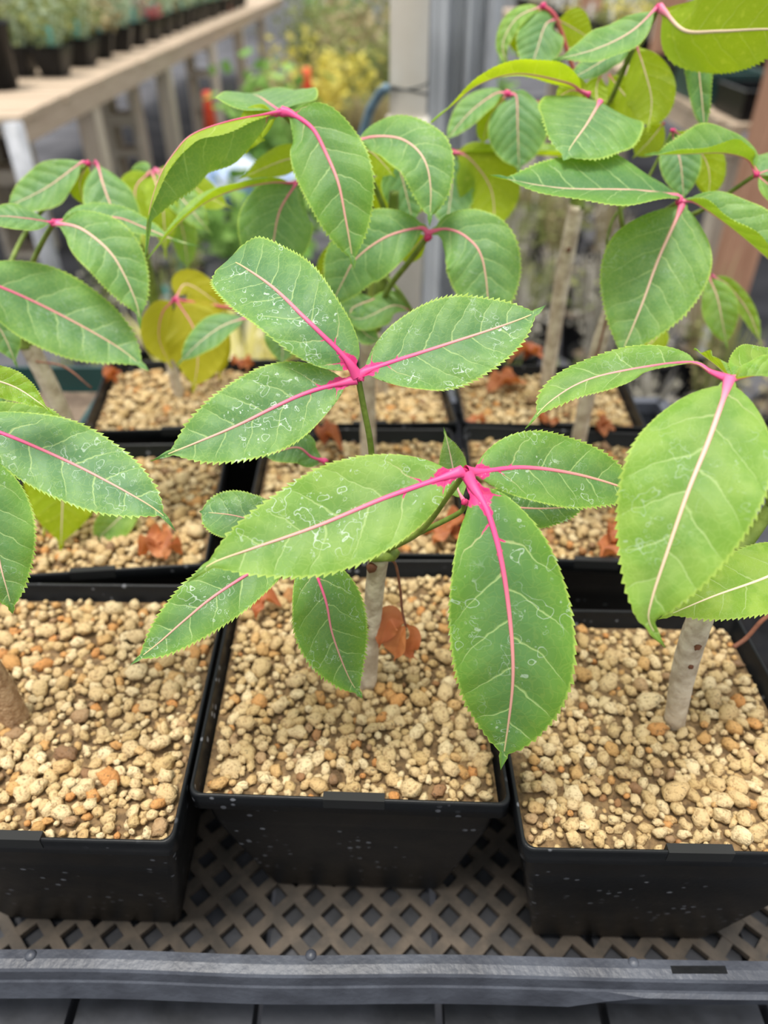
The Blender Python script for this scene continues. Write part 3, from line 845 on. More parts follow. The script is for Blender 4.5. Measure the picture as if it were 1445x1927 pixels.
leaf('L3', [(284,320,d),(268,335,d+.01),(262,375,d+.01)], 40, um=.45, up=.3, yel=.2, pink=.6)
leaf('L3', [(287,322,d),(340,420,d+.01),(355,520,d)], 50, um=.5, up=.2, yel=.4, pink=.1)

# ---- middle row centre sapling
d = D0(692, 880)
trunk('C2', [P(693,885,d), P(692,740,d), P(692,640,d), P(700,590,d)], [.0062,.0058,.0056,.0056])
trunk('C2', [P(704,620,d), P(714,560,d), P(724,490,d), P(738,420,d), P(742,360,d)], [.0052,.0045,.0042,.003], name='green_stem', mat=M_STEM)
stalk('C2', [P(712,585,d-.004), P(735,537,.46), P(772,490,.45), P(805,446,.44)], .0021, .0016)
stalk('C2', [P(722,515,d-.004), P(752,550,.46), P(778,590,.455)], .0015, .0012, hub=False)
stalk('C2', [P(735,440,d), P(650,330,.46), P(530,212,.425)], .0018, .0014)
stalk('C2', [P(738,430,d), P(700,340,.48), P(662,273,.475)], .0018, .0014)
stalk('C2', [P(736,440,d), P(650,390,.5), P(557,345,.495)], .0018, .0014)
# nodding pair at the very top left of this plant
leaf('C2', [(530,212,.425),(498,216,.42),(430,229,.41),(363,253,.40),(329,287,.393),(301,332,.386),(281,400,.38),(273,483,.375)], 94, um=.45, up=.0, roll=-58, fold=46, yel=.3, pink=1, res=.15, tail=.14)
leaf('C2', [(530,210,.425),(548,214,.423),(588,242,.415),(616,294,.405),(637,346,.395),(650,410,.388),(658,455,.384),(667,508,.38)], 138, um=.45, up=.25, fold=8, roll=6, dark=.4, yel=.3, pink=1, res=.1, tail=.05, ribw=1.3)
leaf('C2', [(530,212,.425),(508,196,.46),(488,182,.50),(470,176,.53)], 116, um=.45, up=.9, fold=14, yel=.2, pink=.9, res=.2, tail=.04)
leaf('C2', [(520,216,.43),(480,240,.435),(462,290,.43)], 56, um=.45, up=.2, roll=20, yel=1, pink=.1, under=True)
leaf('C2', [(557,345,.495),(553,352,.49),(526,398,.48),(514,464,.465),(512,540,.455)], 136, um=.47, up=.3, fold=8, yel=.1, pink=.7, res=.2, tail=.04)
leaf('C2', [(555,345,.495),(500,345,.475),(415,367,.452),(346,412,.435),(277,488,.42)], .0065, um=.45, up=1, fold=45, roll=10, yel=.6, pink=.6, res=.1)
leaf('C2', [(600,300,.5),(540,300,.51),(448,338,.51)], 48, um=.45, up=.2, yel=.8, pink=.1, under=True)
leaf('C2', [(660,272,.475),(700,258,.47),(755,262,.455),(795,295,.44),(810,350,.43),(808,428,.42)], 96, um=.5, up=.45, fold=10, roll=0, yel=.2, pink=.5, res=.15, tail=.06)
leaf('C2', [(660,275,.48),(700,288,.485),(745,335,.48)], 62, um=.5, up=.1, yel=1, pink=.1, under=True)
leaf('C2', [(735,285,.50),(755,330,.50),(780,430,.49)], 84, um=.45, up=.2, yel=.0, pink=.2, res=.2)
leaf('C2', [(740,310,.52),(735,370,.52),(745,425,.52)], 84, um=.5, up=.1, yel=1, pink=0, under=True)
leaf('C2', [(805,438,.44),(789,429,.44),(727,446,.435),(671,486,.43),(645,530,.425),(618,585,.42)], 116, um=.45, up=.3, fold=10, yel=.12, pink=.6, res=.1, tail=.04)
leaf('C2', [(806,438,.44),(840,431,.437),(877,446,.43),(906,483,.42),(918,562,.41),(915,620,.405)], 136, um=.5, up=.3, fold=6, roll=0, yel=.12, pink=.7, res=.2, tail=.04)
leaf('C2', [(802,442,.445),(775,470,.46),(745,492,.47)], 40, um=.5, up=.2, yel=1, pink=0, under=True)
leaf('C2', [(700,470,.47),(640,480,.475),(590,530,.475)], 50, um=.5, up=.2, yel=.8, pink=0, under=True)
leaf('C2', [(778,588,.455),(740,575,.46),(680,600,.46),(642,586,.46)], 56, um=.5, up=.3, yel=.2, pink=.2, roll=20)
leaf('C2', [(712,560,.47),(660,585,.465),(690,630,.455),(727,645,.45)], 56, um=.5, up=.4, yel=.1, pink=.2)
# ---- back row centre sapling
d = D0(745, 745)
trunk('C3', [P(720,745,d), P(712,660,d), P(700,600,d)], [.005,.0045,.0042])
trunk('C3', [P(700,605,d), P(705,520,d), P(760,420,d), P(800,350,d)], [.0046,.004,.003], name='green_stem', mat=M_STEM)
stalk('C3', [P(704,560,d), P(560,595,.56), P(446,581,.54), P(380,572,.535), P(328,564,.53)], .0016, .0013, M_PSTALK)
stalk('C3', [P(790,360,d), P(830,310,.59), P(852,286,.58)], .0016, .0013, M_PSTALK)
leaf('C3', [(328,564,.53),(305,590,.525),(300,640,.515),(325,697,.505)], 64, um=.45, up=.2, fold=10, dark=-.75, yel=1, pink=.9, under=True, res=0)
leaf('C3', [(330,563,.53),(365,620,.52),(372,680,.51),(362,742,.50)], 112, um=.45, up=.2, fold=6, dark=-.75, yel=1, pink=.6, under=True, res=0)
leaf('C3', [(332,563,.535),(390,600,.53),(408,650,.525),(414,718,.52)], 56, um=.5, up=.2, roll=15, dark=-.75, yel=1, pink=.3, under=True, res=0)
leaf('C3', [(330,562,.54),(350,535,.55),(395,560,.55),(440,600,.55)], 56, um=.4, up=.2, dark=-.75, yel=1, pink=.2, under=True, res=0)
leaf('C3', [(466,597,.50),(420,613,.495),(375,645,.485),(331,690,.475)], 50, um=.45, up=.4, roll=15, yel=.0, pink=.1, res=.1)
leaf('C3', [(528,600,.50),(532,640,.49),(530,694,.48)], 66, um=.4, up=.2, yel=.1, pink=.2)
leaf('C3', [(850,288,.58),(850,350,.57),(838,442,.55)], 88, um=.45, up=.2, yel=0, pink=.1, res=.1)
leaf('C3', [(853,286,.58),(885,300,.575),(925,360,.565),(930,450,.55)], 112, um=.45, up=.2, fold=6, yel=.95, pink=.4, under=True, res=0)
leaf('C3', [(853,287,.58),(930,290,.575),(1030,293,.57),(1130,302,.57)], .010, um=.5, up=1, fold=40, yel=.7, pink=.4, under=False)
leaf('C3', [(852,286,.58),(800,330,.60),(770,420,.60)], 76, um=.5, up=.2, yel=.9, pink=.1, under=True)

# ---- middle row right sapling
d = D0(1088, 838)
trunk('R2', [P(1086,842,d), P(1108,730,d), P(1130,640,d), P(1152,575,d)], [.0062,.006,.0058,.0055])
trunk('R2', [P(1150,582,d), P(1180,490,d), P(1205,430,d)], [.0055,.004,.003], name='green_stem', mat=M_STEM)
stalk('R2', [P(1200,440,d), P(1240,405,.46), P(1279,379,.43)], .0018, .0015)
stalk('R2', [P(1205,432,d), P(1300,405,.48), P(1356,373,.465), P(1423,328,.45)], .0016, .0013)
stalk('R2', [P(1185,480,d), P(1172,430,.49), P(1164,368,.49), P(1150,250,.50), P(1107,178,.50)], .0016, .0013)
stalk('R2', [P(1160,560,d), P(1142,480,.5), P(1155,410,.5), P(1205,360,.5), P(1265,246,.5)], .0010, .0009)
stalk('R2', [P(1110,710,d-.006), P(1128,650,d-.01), P(1148,570,d-.01)], .0009, .0008, M_DSTALK, 'dry_stalk', hub=False)
stalk('R2', [P(1190,480,d), P(1280,500,.50), P(1332,518,.50)], .0010, .0009)
leaf('R2', [(1280,378,.43),(1270,368,.43),(1187,358,.42),(1051,354,.41),(920,331,.405)], 80, um=.42, up=.4, roll=30, fold=28, dark=.5, yel=.15, pink=.35, res=.1, tail=.06)
leaf('R2', [(1281,380,.43),(1280,395,.427),(1239,487,.41),(1209,570,.398),(1178,645,.39),(1162,677,.387)], 192, um=.42, up=.25, fold=6, roll=0, yel=.25, pink=.3, res=.25, tail=.03, stalk_u=.03, ribw=1.2)
leaf('R2', [(1282,378,.43),(1310,383,.425),(1372,426,.41),(1445,487,.395),(1500,540,.385)], .0165, um=.45, up=1, fold=52, roll=8, yel=.3, pink=.5, res=.2)
leaf('R2', [(1424,327,.45),(1405,300,.455),(1360,288,.45),(1290,290,.44),(1212,292,.435)], .0155, um=.45, up=1, fold=48, roll=-14, yel=.3, pink=.5, res=.2)
leaf('R2', [(1424,328,.45),(1460,318,.455),(1510,325,.455)], 46, um=.5, up=.8, yel=.2, pink=.9)
leaf('R2', [(1424,330,.45),(1450,352,.445),(1490,400,.44)], 40, um=.5, up=.7, yel=.5, pink=.7)
leaf('R2', [(1265,245,.5),(1268,265,.5),(1281,310,.49),(1287,385,.48)], 70, um=.45, up=.2, yel=0, pink=.4, res=.1)
leaf('R2', [(1267,244,.5),(1320,290,.5),(1335,330,.495),(1332,380,.49)], 58, um=.6, up=.2, yel=1, pink=.2, under=True)
leaf('R2', [(1332,518,.50),(1349,558,.49),(1360,610,.48),(1369,658,.475)], 60, um=.45, up=.2, yel=.55, pink=.3)
leaf('R2', [(1336,518,.50),(1370,538,.505),(1409,589,.50),(1436,658,.49)], 28, um=.45, up=.2, roll=20, yel=.6, pink=.3)
leaf('R2', [(1250,610,.49),(1230,640,.485),(1196,670,.48)], 50, um=.45, up=.3, yel=1, pink=0, under=True)
leaf('R2', [(1107,178,.50),(1093,172,.50),(1066,156,.495),(975,139,.48),(900,160,.47),(850,200,.465),(812,232,.46)], .0125, um=.45, up=1, fold=30, roll=28, yel=.8, pink=.5, under=False)
leaf('R2', [(1130,190,.495),(1126,197,.49),(1104,234,.455),(1077,272,.43),(1060,303,.42)], 192, um=.40, up=.2, fold=4, yel=.2, pink=.4, res=.2, tail=.04, stalk_u=.02, full=.38)
leaf('R2', [(1107,180,.50),(1075,170,.51),(1040,190,.51)], 40, um=.5, up=.2, yel=1, under=True)

# ---- tallest sapling
d = D0(1027, 730)
trunk('R3', [P(1026,732,d), P(1045,610,d), P(1063,500,d), P(1086,385,d)], [.0062,.0064,.0066,.0062], [(P(1070,470,d-.007), .002)])
trunk('R3', [P(1086,392,d), P(1092,300,d), P(1110,230,d), P(1130,160,d)], [.0062,.005,.004], name='green_stem', mat=M_STEM)
stalk('R3', [P(1120,230,d), P(1145,196,.56), P(1170,140,.545), P(1192,82,.535)], .0022, .0016, M_STEM)
stalk('R3', [P(1125,190,d), P(1200,90,.55), P(1239,14,.52)], .0018, .0014)
stalk('R3', [P(1112,230,d), P(1075,120,.61), P(1047,36,.61), P(1022,11,.61)], .0016, .0014, M_PSTALK)
stalk('R3', [P(1095,300,d), P(1020,210,.59), P(955,176,.575)], .0016, .0014, M_PSTALK)
leaf('R3', [(1240,14,.52),(1252,24,.515),(1289,58,.50),(1353,59,.485),(1445,55,.47),(1530,60,.46)], 140, um=.52, up=-.25, fold=-8, roll=0, yel=.75, pink=.05, under=True, res=0, ribw=1.3)
leaf('R3', [(1241,16,.52),(1272,49,.52),(1307,94,.515),(1319,170,.505),(1328,274,.49)], 46, um=.45, up=.2, roll=40, fold=10, yel=.0, pink=.1, res=.1)
leaf('R3', [(1237,14,.52),(1187,60,.515),(1122,92,.51),(1040,114,.505)], 52, um=.45, up=.6, fold=12, yel=.2, pink=.3, res=.1)
leaf('R3', [(1192,80,.535),(1141,110,.53),(1105,132,.525),(1060,156,.52)], 44, um=.45, up=.5, yel=.0, pink=.2, res=.1)
leaf('R3', [(1196,82,.535),(1212,130,.53),(1226,190,.52),(1218,252,.51)], 86, um=.55, up=.1, fold=6, yel=1, pink=.1, under=True, res=0)
leaf('R3', [(1250,230,.53),(1225,262,.53),(1190,298,.525)], 52, um=.5, up=.2, yel=1, under=True, pink=0)
leaf('R3', [(1145,140,.56),(1180,185,.555),(1225,240,.55)], 66, um=.5, up=.1, yel=.95, under=True, pink=0)
leaf('R3', [(1130,140,.57),(1122,170,.57),(1128,225,.56)], 56, um=.5, up=.1, yel=.6, under=True, pink=0)
leaf('R3', [(1022,11,.61),(975,32,.61),(948,75,.605),(950,110,.60),(966,133,.60)], 32, um=.4, up=.2, roll=30, yel=.6, pink=.2)
leaf('R3', [(1024,12,.615),(990,48,.615),(972,112,.61)], 62, um=.5, up=.1, yel=1, pink=.1, under=True)
leaf('R3', [(1046,36,.61),(1026,48,.605),(1009,98,.595),(990,150,.585)], 86, um=.45, up=.2, yel=.1, pink=.2, res=.1)
leaf('R3', [(1047,36,.612),(1082,55,.615),(1122,80,.615)], 62, um=.4, up=.1, yel=1, pink=.1, under=True)
leaf('R3', [(955,176,.575),(931,177,.575),(882,214,.565),(832,274,.555)], 44, um=.45, up=.6, fold=20, yel=.2, pink=.6, res=.1)
leaf('R3', [(960,177,.575),(972,184,.57),(974,240,.56),(977,330,.55)], 108, um=.5, up=.2, yel=.05, pink=.5, res=.15)
leaf('R3', [(953,178,.578),(920,225,.575),(906,278,.57)], 40, um=.5, up=.1, roll=20, yel=1, pink=.3, under=True)
leaf('R3', [(1010,190,.59),(1060,230,.59),(1075,300,.585)], 70, um=.5, up=.1, yel=1, pink=0, under=True)

# ------------------------------------------------------------------ fallen leaves on the gravel
def fallen(px, py, size, label, lobes=3, seed=0, z=None, rise=.5):
    rr = random.Random(seed)
    c = PZ(px, py, RIM_Z - .008 if z is None else z)
    dd = depth(c); s = size*dd/F
    root_c = Vector((c.x, c.y, c.z))
    V, Fc = [], []
    for l in range(lobes):
        a0 = rr.uniform(0, 6.28) if l else rr.uniform(-.4, .4)
        ln = s*rr.uniform(.4, .62); wd = s*rr.uniform(.14, .24)
        k0 = len(V); n, m = 12, 6
        ph = rr.uniform(0, 6)
        for i in range(n+1):
            u = i/n
            for j in range(m+1):
                v = -1 + 2*j/m
                ww = wd*math.sin(math.pi*min(1, .08+u*.9))**.7
                x = ln*(u-.15); y = ww*v
                h = s*(rise*.22*math.sin(u*2.6+ph*.1) + .12*abs(v)*(1+math.sin(ph+u*4)) + .05*math.sin(u*9+v*3+ph))
                V.append(root_c + Vector((x*math.cos(a0)-y*math.sin(a0), x*math.sin(a0)+y*math.cos(a0), h + .002 + l*.0015)))
        for i in range(n):
            for j in range(m):
                a = k0+i*(m+1)+j; Fc.append((a, a+1, a+m+2, a+m+1))
    org = root_c
    o = bpy.data.objects.new('fallen_leaf', mesh('fallen_leaf', [v - org for v in V], Fc, M_DRY)); COL.objects.link(o); o.location = org
    tag(o, label, 'fallen leaf', 'dry brown fallen leaves on the gravel')
fallen(300, 1042, 110, 'curled tan fallen leaf at the front edge of the middle row left pot', 4, 3)
fallen(492, 1150, 80, 'orange fallen leaf by the left rim of the front middle pot', 2, 5, rise=1.2)
fallen(1150, 1040, 125, 'red-brown shredded fallen leaf at the front of the middle row right pot', 5, 8)
fallen(845, 1012, 100, 'brown fallen leaf under the pink leaf hub in the middle row centre pot', 4, 11)
fallen(612, 850, 75, 'upright tan fallen leaf beside the pale trunk in the middle row centre pot', 3, 14, rise=2)
fallen(1125, 822, 60, 'rusty fallen leaf just right of the slim trunk, middle row right pot', 3, 17, rise=1.6)
fallen(1022, 812, 60, 'ochre fallen leaf left of the slim trunk, middle row right pot', 3, 19, rise=1.2)
fallen(945, 735, 90, 'broad orange-brown fallen leaf in the back row right pot', 3, 23)
fallen(990, 690, 85, 'orange fallen leaf leaning on the tall pale trunk at the back rim', 3, 29, rise=1.4)
fallen(205, 722, 62, 'red-brown blurred fallen leaf in the left corner of the back row left pot', 3, 31)
fallen(458, 694, 56, 'red-brown blurred fallen leaf by the back rim of the back row left pot', 3, 37)
fallen(895, 800, 50, 'small red fallen leaf near the front corner of the back row right pot', 2, 41)
o = leaf('L2', [(250,950,.42),(225,975,.405),(172,1024,.39)], 62, um=.5, up=.4, yel=.6, pink=0, res=0); o.name = 'pale_leaf'
# ------------------------------------------------------------------ the greenhouse behind
def weed_mesh(kind, h, r, n, seed, mat, lw=.012):
    """many loose blades and small leaves rising from the origin"""
    rr = random.Random(seed); V, Fc = [], []
    for _ in range(n):
        a = rr.uniform(0, 6.28); rad = r*math.sqrt(rr.random()); hh = h*rr.uniform(.45, 1)
        b = Vector((math.cos(a)*rad*.5, math.sin(a)*rad*.5, 0))
        tip = Vector((math.cos(a)*rad*1.3, math.sin(a)*rad*1.3, hh))
        if kind == 'grass':
            sd = Vector((-math.sin(a), math.cos(a), 0)).lerp(Vector((rr.uniform(-1,1), rr.uniform(-1,1), 0)), .5)*lw*.4
            md = b.lerp(tip, .55) + Vector((0, 0, hh*.14))
            k = len(V); V += [b-sd, b+sd, md-sd, md+sd, tip]
            Fc += [(k, k+1, k+3, k+2), (k+2, k+3, k+4)]
        else:
            p = b.lerp(tip, rr.uniform(.25, 1))
            d1 = Vector((rr.gauss(0,1), rr.gauss(0,1), rr.gauss(0,.6))).normalized()
            d2 = d1.cross(Vector((rr.gauss(0,1), rr.gauss(0,1), rr.gauss(0,1)))).normalized()
            L = lw*rr.uniform(1.2, 2.6); w = lw*rr.uniform(.5, .9)
            k = len(V); V += [p, p+d1*L*.5+d2*w, p+d1*L, p+d1*L*.5-d2*w]
            Fc += [(k, k+1, k+2, k+3)]
    return mesh('foliage', V, Fc, mat, False)
def stems_mesh(h, r, n, seed, mat, rad=.003):
    rr = random.Random(seed); ms = []
    for _ in range(n):
        a = rr.uniform(0, 6.28); t = r*math.sqrt(rr.random())
        ms.append(tube([Vector((math.cos(a)*t*.3, math.sin(a)*t*.3, 0)), Vector((math.cos(a)*t*.8, math.sin(a)*t*.8, h*.5)), Vector((math.cos(a)*t, math.sin(a)*t, h*rr.uniform(.7, 1)))], [rad, rad*.5], 5, 5))
    V, Fc = join(*ms); return mesh('stem', V, Fc, mat)
def lathe(prof, seg=16):
    V, Fc = [], []
    for r, z in prof:
        for k in range(seg):
            a = 2*math.pi*k/seg; V.append(Vector((r*math.cos(a), r*math.sin(a), z)))
    for i in range(len(prof)-1):
        for k in range(seg):
            Fc.append((i*seg+k, i*seg+(k+1) % seg, (i+1)*seg+(k+1) % seg, (i+1)*seg+k))
    Fc.append(tuple(range(seg))[::-1])
    return V, Fc
def squarepot(w, h, t=.004):
    prof = []
    for s, z in ((.62, 0), (.97, h-.014), (1, h-.014), (1, h), (.93, h), (.9, h-.02), (.7, h*.3)):
        prof.append((s*w/2, z))
    V, Fc = [], []
    for r, z in prof:
        for (u, v) in rloop(r, .12, 3): V.append(Vector((u, v, z)))
    m = 16
    for i in range(len(prof)-1):
        for k in range(m): Fc.append((i*m+k, i*m+(k+1) % m, (i+1)*m+(k+1) % m, (i+1)*m+k))
    Fc.append(tuple(range(m))[::-1]); Fc.append(tuple((len(prof)-1)*m+k for k in range(m)))
    return V, Fc
ME_SQ = mesh('pot', *squarepot(.14, .115), M_POT, False)
ME_GAL = mesh('pot', *lathe([(.065,0),(.082,.155),(.087,.155),(.087,.172),(.081,.172),(.078,.15),(.07,.1)]), M_POT)
ME_GSOIL = mesh('soil', [Vector((.079*math.cos(k*.3927), .079*math.sin(k*.3927), .15)) for k in range(16)], [tuple(range(16))], M_SOIL, False)
ME_SSOIL = mesh('soil', *[[Vector((x, y, .09)) for x, y in ((-.05,-.05),(.05,-.05),(.05,.05),(-.05,.05))], [(0,1,2,3)]], M_SOIL, False)
def tagmesh(mat, h=.1, w=.016): return mesh('plant_tag', *box((-w/2, -.0008, 0), (w/2, .0008, h)), mat, False)
ME_TT = tagmesh(M_TEAL, .11, .026); ME_WT = tagmesh(M_WTAG, .13, .022)
WEEDS = {}
def weed(kind, col, h, r, n, lw, v):
    k = (kind, col, h, r, n, lw, v)
    if k not in WEEDS: WEEDS[k] = weed_mesh(kind, h, r, n, sum(map(ord, str(k))), FOL[col], lw)
    return WEEDS[k]
def potted(loc, potme, soil, z, fol, label, cat, group, tagme=None, name='potted_weed', rot=0):
    t = empty(name, loc, label, cat, group); t.rotation_euler.z = rot
    inst('pot', potme, t, (0,0,0)); inst('soil', soil, t, (0,0,0))
    for f in fol: inst('foliage', f, t, (0, 0, z))
    if tagme: inst('plant_tag', tagme, t, (R.uniform(-.03,.03), -.045, z-.02), (0, 0, R.uniform(-.8, .8)))
    return t

# ---- benches
def bench(x_in, x_out, y0, y1, top, label):
    s = 1 if x_out > x_in else -1
    root = empty('slatted_bench', (x_in, y0, 0), label, 'bench'); org = root.location
    me = None; y = y0; k = 0
    slat = mesh('slat', *box((min(0, x_out-x_in), 0, -.02), (max(0, x_out-x_in), .078, 0)), M_TAN, False)
    while y < y1:
        inst('slat', slat, root, Vector((-s*R.uniform(0,.014), y-y0, top + .0006*(k % 3)))); y += .09; k += 1
    part('fascia', *box((min(x_in, x_in+s*.035), y0, top-.088), (max(x_in, x_in+s*.035), y1, top-.021)), M_TANY, root, org, False)
    part('rear_rail', *box((x_out-.02, y0, top-.115), (x_out+.02, y1, top-.021)), M_TANY, root, org, False)
    return root, org
lb, lbo = bench(-1.18, -2.45, 2.66, 10.5, .782, 'long weathered slatted wooden bench on the left with black pots on top')
rb_, rbo = bench(1.10, 2.3, 2.60, 8.5, .77, 'weathered slatted wooden bench on the right behind the redwood posts')
for y in (3.45, 4.75, 7.4, 8.8):
    part('post', *box((-1.26, y-.045, 0), (-1.185, y+.045, .693)), M_TANP, lb, lbo, False)
for y in (3.1, 3.9, 5.6):
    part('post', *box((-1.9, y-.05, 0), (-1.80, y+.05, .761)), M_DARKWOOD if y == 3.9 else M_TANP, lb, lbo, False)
for y in (2.75, 4.2, 6.0):
    part('post', *box((1.16, y-.045, 0), (1.24, y+.045, .681)), M_TANP, rb_, rbo, False)
part('pipe_leg', *tube([Vector((-1.1, 2.45, 0)), Vector((-1.1, 2.45, .80))], .03, 12, 3), M_GALV, lb, lbo)

def cinder(x, y, z, label, h=.372):
    w, d_ = .19, .19
    ms = [box((-w/2,-d_/2,0),(-w/2+.03,d_/2,h)), box((w/2-.03,-d_/2,0),(w/2,d_/2,h))]
    for zz in (0, h/2-.016, h-.032): ms.append(box((-w/2+.03,-d_/2,zz),(w/2-.03,d_/2,zz+.032)))
    V, Fc = join(*ms)
    o = bpy.data.objects.new('concrete_block', mesh('concrete_block', V, Fc, M_CONC, False)); COL.objects.link(o)
    o.location = (x, y, z); tag(o, label, 'block', 'hollow concrete blocks under the left bench')
for i, (x, y) in enumerate(((-1.276, 6.05), (-1.75, 3.75), (-1.62, 5.2))):
    w = ['behind the orange cone', 'deep under the left bench', 'under the middle of left bench'][i]
    hh = .346 if i == 0 else .372
    cinder(x, y, 0, 'hollow concrete block, lower of the pair ' + w, hh)
    cinder(x, y, hh + .0005, 'hollow concrete block, upper of the pair ' + w, hh)

# ---- pots on the left bench
def round_pot(x, y, z, r, h, label, mat=None):
    t = empty('nursery_pot', (x, y, z), label, 'pot')
    part('pot_wall', *[[v + Vector((x, y, z)) for v in q] if i == 0 else q for i, q in enumerate(lathe([(r*.78,0),(r*.95,h-.02),(r,h-.02),(r,h),(r*.94,h),(r*.9,h-.03),(r*.8,h*.4)], 20))], mat or M_POT, t, t.location)
    inst('soil', ME_GSOIL, t, (0, 0, h-.03-.15), (0,0,0), (r/.09, r/.09, 1))
    return t
round_pot(-1.485, 3.25, .784, .105, .22, 'tall empty black nursery pot on the near corner of the left bench')
G = 'small black nursery pots of seedlings on the left bench'
ORD = ['first', 'second', 'third', 'fourth', 'fifth', 'sixth', 'seventh', 'eighth', 'ninth', 'tenth', 'eleventh', 'twelfth', 'thirteenth', 'fourteenth', 'fifteenth', 'sixteenth', 'seventeenth', 'eighteenth', 'nineteenth', 'twentieth', 'twenty-first', 'twenty-second', 'twenty-third', 'twenty-fourth', 'twenty-fifth', 'twenty-sixth']
ROW = ['front', 'second', 'third', 'fourth', 'fifth', 'sixth', 'rear']
TINT = dict(mint='pale mint', green='green', olive='olive', dry='tan dry', grey='grey dry', yellow='yellowish')
lab = 'small black nursery pot of leafy seedlings with a teal tag on the left bench'
cols = ['mint', 'green', 'olive', 'grey', 'dry', 'olive', 'olive']
n = 0
for j in range(17):
    y = 3.62 + j*.31 + (.03 if j else 0)
    for i in range(4):
        x = -1.375 - i*.15 - R.uniform(0, .015)
        ck = R.choice(cols); h = R.choice([.2, .28, .36]) if i < 2 else R.choice([.36, .46, .56])
        fo = [weed('leaf', ck, h, .11, 150, .018, R.randrange(2)), weed('grass', 'mint' if ck != 'dry' else 'dry', h*.9, .09, 34, .016, 0)]
        if j == 5 and i < 2: fo = [weed('leaf', 'red', .14, .08, 120, .016, 0)]
        potted((x, y, .783), ME_SQ, ME_SSOIL, .09, fo, f'{ORD[j]} black pot from near end, {ROW[i]} row, left bench, {TINT[ck]} seedlings' if not (j == 5 and i < 2) else f'red-leaved seedlings in a black pot, {ROW[i]} row on the left bench', 'potted plant', G if not (j == 5 and i < 2) else 'red-leaved seedlings on the left bench', ME_TT, rot=R.uniform(-.2, .2))
for j in range(9):
    x, y = -2.2 - .06*(j % 2), 3.8 + j*.75
    t = empty('leafy_shrub', (x, y, .783), f'{ORD[j]} loose shrub from the near end, in a round pot behind the left bench seedlings', 'shrub', 'shrubs at the back of the left bench')
    inst('pot', ME_GAL, t, (0,0,0)); inst('foliage', weed('leaf', ['olive', 'mint', 'green'][j % 3], .62, .17, 420, .026, j % 2), t, (0, 0, .14)); inst('stem', STM, t, (0, 0, .14)) if j < 0 else inst('stem', mesh('stem', *tube([Vector((0,0,0)), Vector((.01,0,.2)), Vector((0,.02,.45))], [.006,.002], 6, 8), M_DSTALK), t, (0, 0, .14))
t = round_pot(-1.42, 7.9, .784, .09, .17, 'small terracotta pot far along the left bench edge', M_TERRA)
t = round_pot(-1.66, 7.8, .784, .10, .19, 'round black pot beside the terracotta pot on the left bench')

# ---- cones
def cone(x, y, h, label):
    t = empty('traffic_cone', (x, y, 0), label, 'cone')
    part('cone_body', *[[v + Vector((x, y, 0)) for v in q] if i == 0 else q for i, q in enumerate(lathe([(h*.15,.025),(h*.05,h*.93),(h*.045,h),(h*.02,h),(.004,h-.01)], 20))], M_ORANGE, t, t.location)
    part('cone_base', *box((x-h*.21, y-h*.21, 0), (x+h*.21, y+h*.21, .025)), M_ORANGE, t, t.location, False)
p = P(388, 172, 5.3); cone(p.x, p.y, p.z, 'orange traffic cone standing by the left bench legs')
p = P(577, 128, 6.2); cone(p.x, p.y, p.z, 'farther orange cone half hidden among dry weeds')

# ---- post, hanging sheet, hose
p = P(766, 300, 1.17)
t = empty('white_post', (p.x, p.y, 0), 'white plastic pipe post rising behind the pots with black ties round it', 'post')
part('pipe', *tube([Vector((p.x, p.y, 0)), Vector((p.x, p.y, 2.6))], .0262, 20, 3), M_PVC, t, t.location)
part('pipe_coupling', *tube([Vector((p.x, p.y, CAM_Z-.33)), Vector((p.x, p.y, CAM_Z-.185))], .0305, 20, 3), M_PVC, t, t.location)
zt = P(766, 163, 1.145).z
for dz, tl in ((0, .004), (-.007, -.006)):
    pts = [Vector((p.x + .0275*math.cos(a), p.y + .0275*math.sin(a), zt + dz + tl*math.sin(a+1))) for a in [i*math.pi/8 for i in range(17)]]
    part('cable_tie', *tube(pts, .0013, 6, 34), M_TIE, t, t.location)
hp = [P(726,166,1.13), P(715,176,1.16), P(697,205,1.17), P(685,245,1.18), P(670,330,1.2), P(664,420,1.25), P(660,470,1.6)]
hp[-1] = Vector((hp[-1].x, hp[-1].y, .02))
o = part('hose', *tube(hp, .0065, 10, 40), M_HOSE); tag(o, 'blue-grey hose curving down beside the white pipe post', 'hose')
# folded sheet
V, Fc = [], []
xa, xb = P(800, 300, 1.28).x, P(928, 300, 1.28).x
nx, nz = 48, 12
for side in (0, .006):
    for k in range(nz+1):
        z = .02 + 2.4*k/nz
        for i in range(nx+1):
            t_ = i/nx
            x = xa + (xb-xa)*t_ + .004*math.sin(z*3)
            y = 1.30 + .016*math.sin(t_*19 + .4*math.sin(z*2)) + .009*math.sin(t_*41+1) + side
            V.append(Vector((x, y, z)))
m = (nx+1)*(nz+1)
for k in range(nz):
    for i in range(nx):
        a = k*(nx+1)+i; Fc.append((a, a+1, a+nx+2, a+nx+1)); Fc.append((m+a+nx+1, m+a+nx+2, m+a+1, m+a))
for k in range(nz):
    for e in (0, nx):
        a = k*(nx+1)+e; Fc.append((a, a+nx+1, m+a+nx+1, m+a) if e == 0 else (a, m+a, m+a+nx+1, a+nx+1))
o = part('plastic_sheet', V, Fc, M_SHEET); tag(o, 'grey plastic sheet hanging in vertical folds right of the white post', 'sheet')
o = part('steel_rod', *tube([P(905,330,1.22)*1, Vector((P(927,0,1.22).x, 1.22, 2.5))], .004, 8, 3), M_GALV); tag(o, 'thin steel rod running up the right edge of the grey sheet', 'rod')
o.data.vertices.foreach_set('co', [c for v in tube([Vector((P(905,330,1.22).x, 1.22, 0)), Vector((P(922,0,1.22).x, 1.22, 2.5))], .004, 8, 3)[0] for c in v])

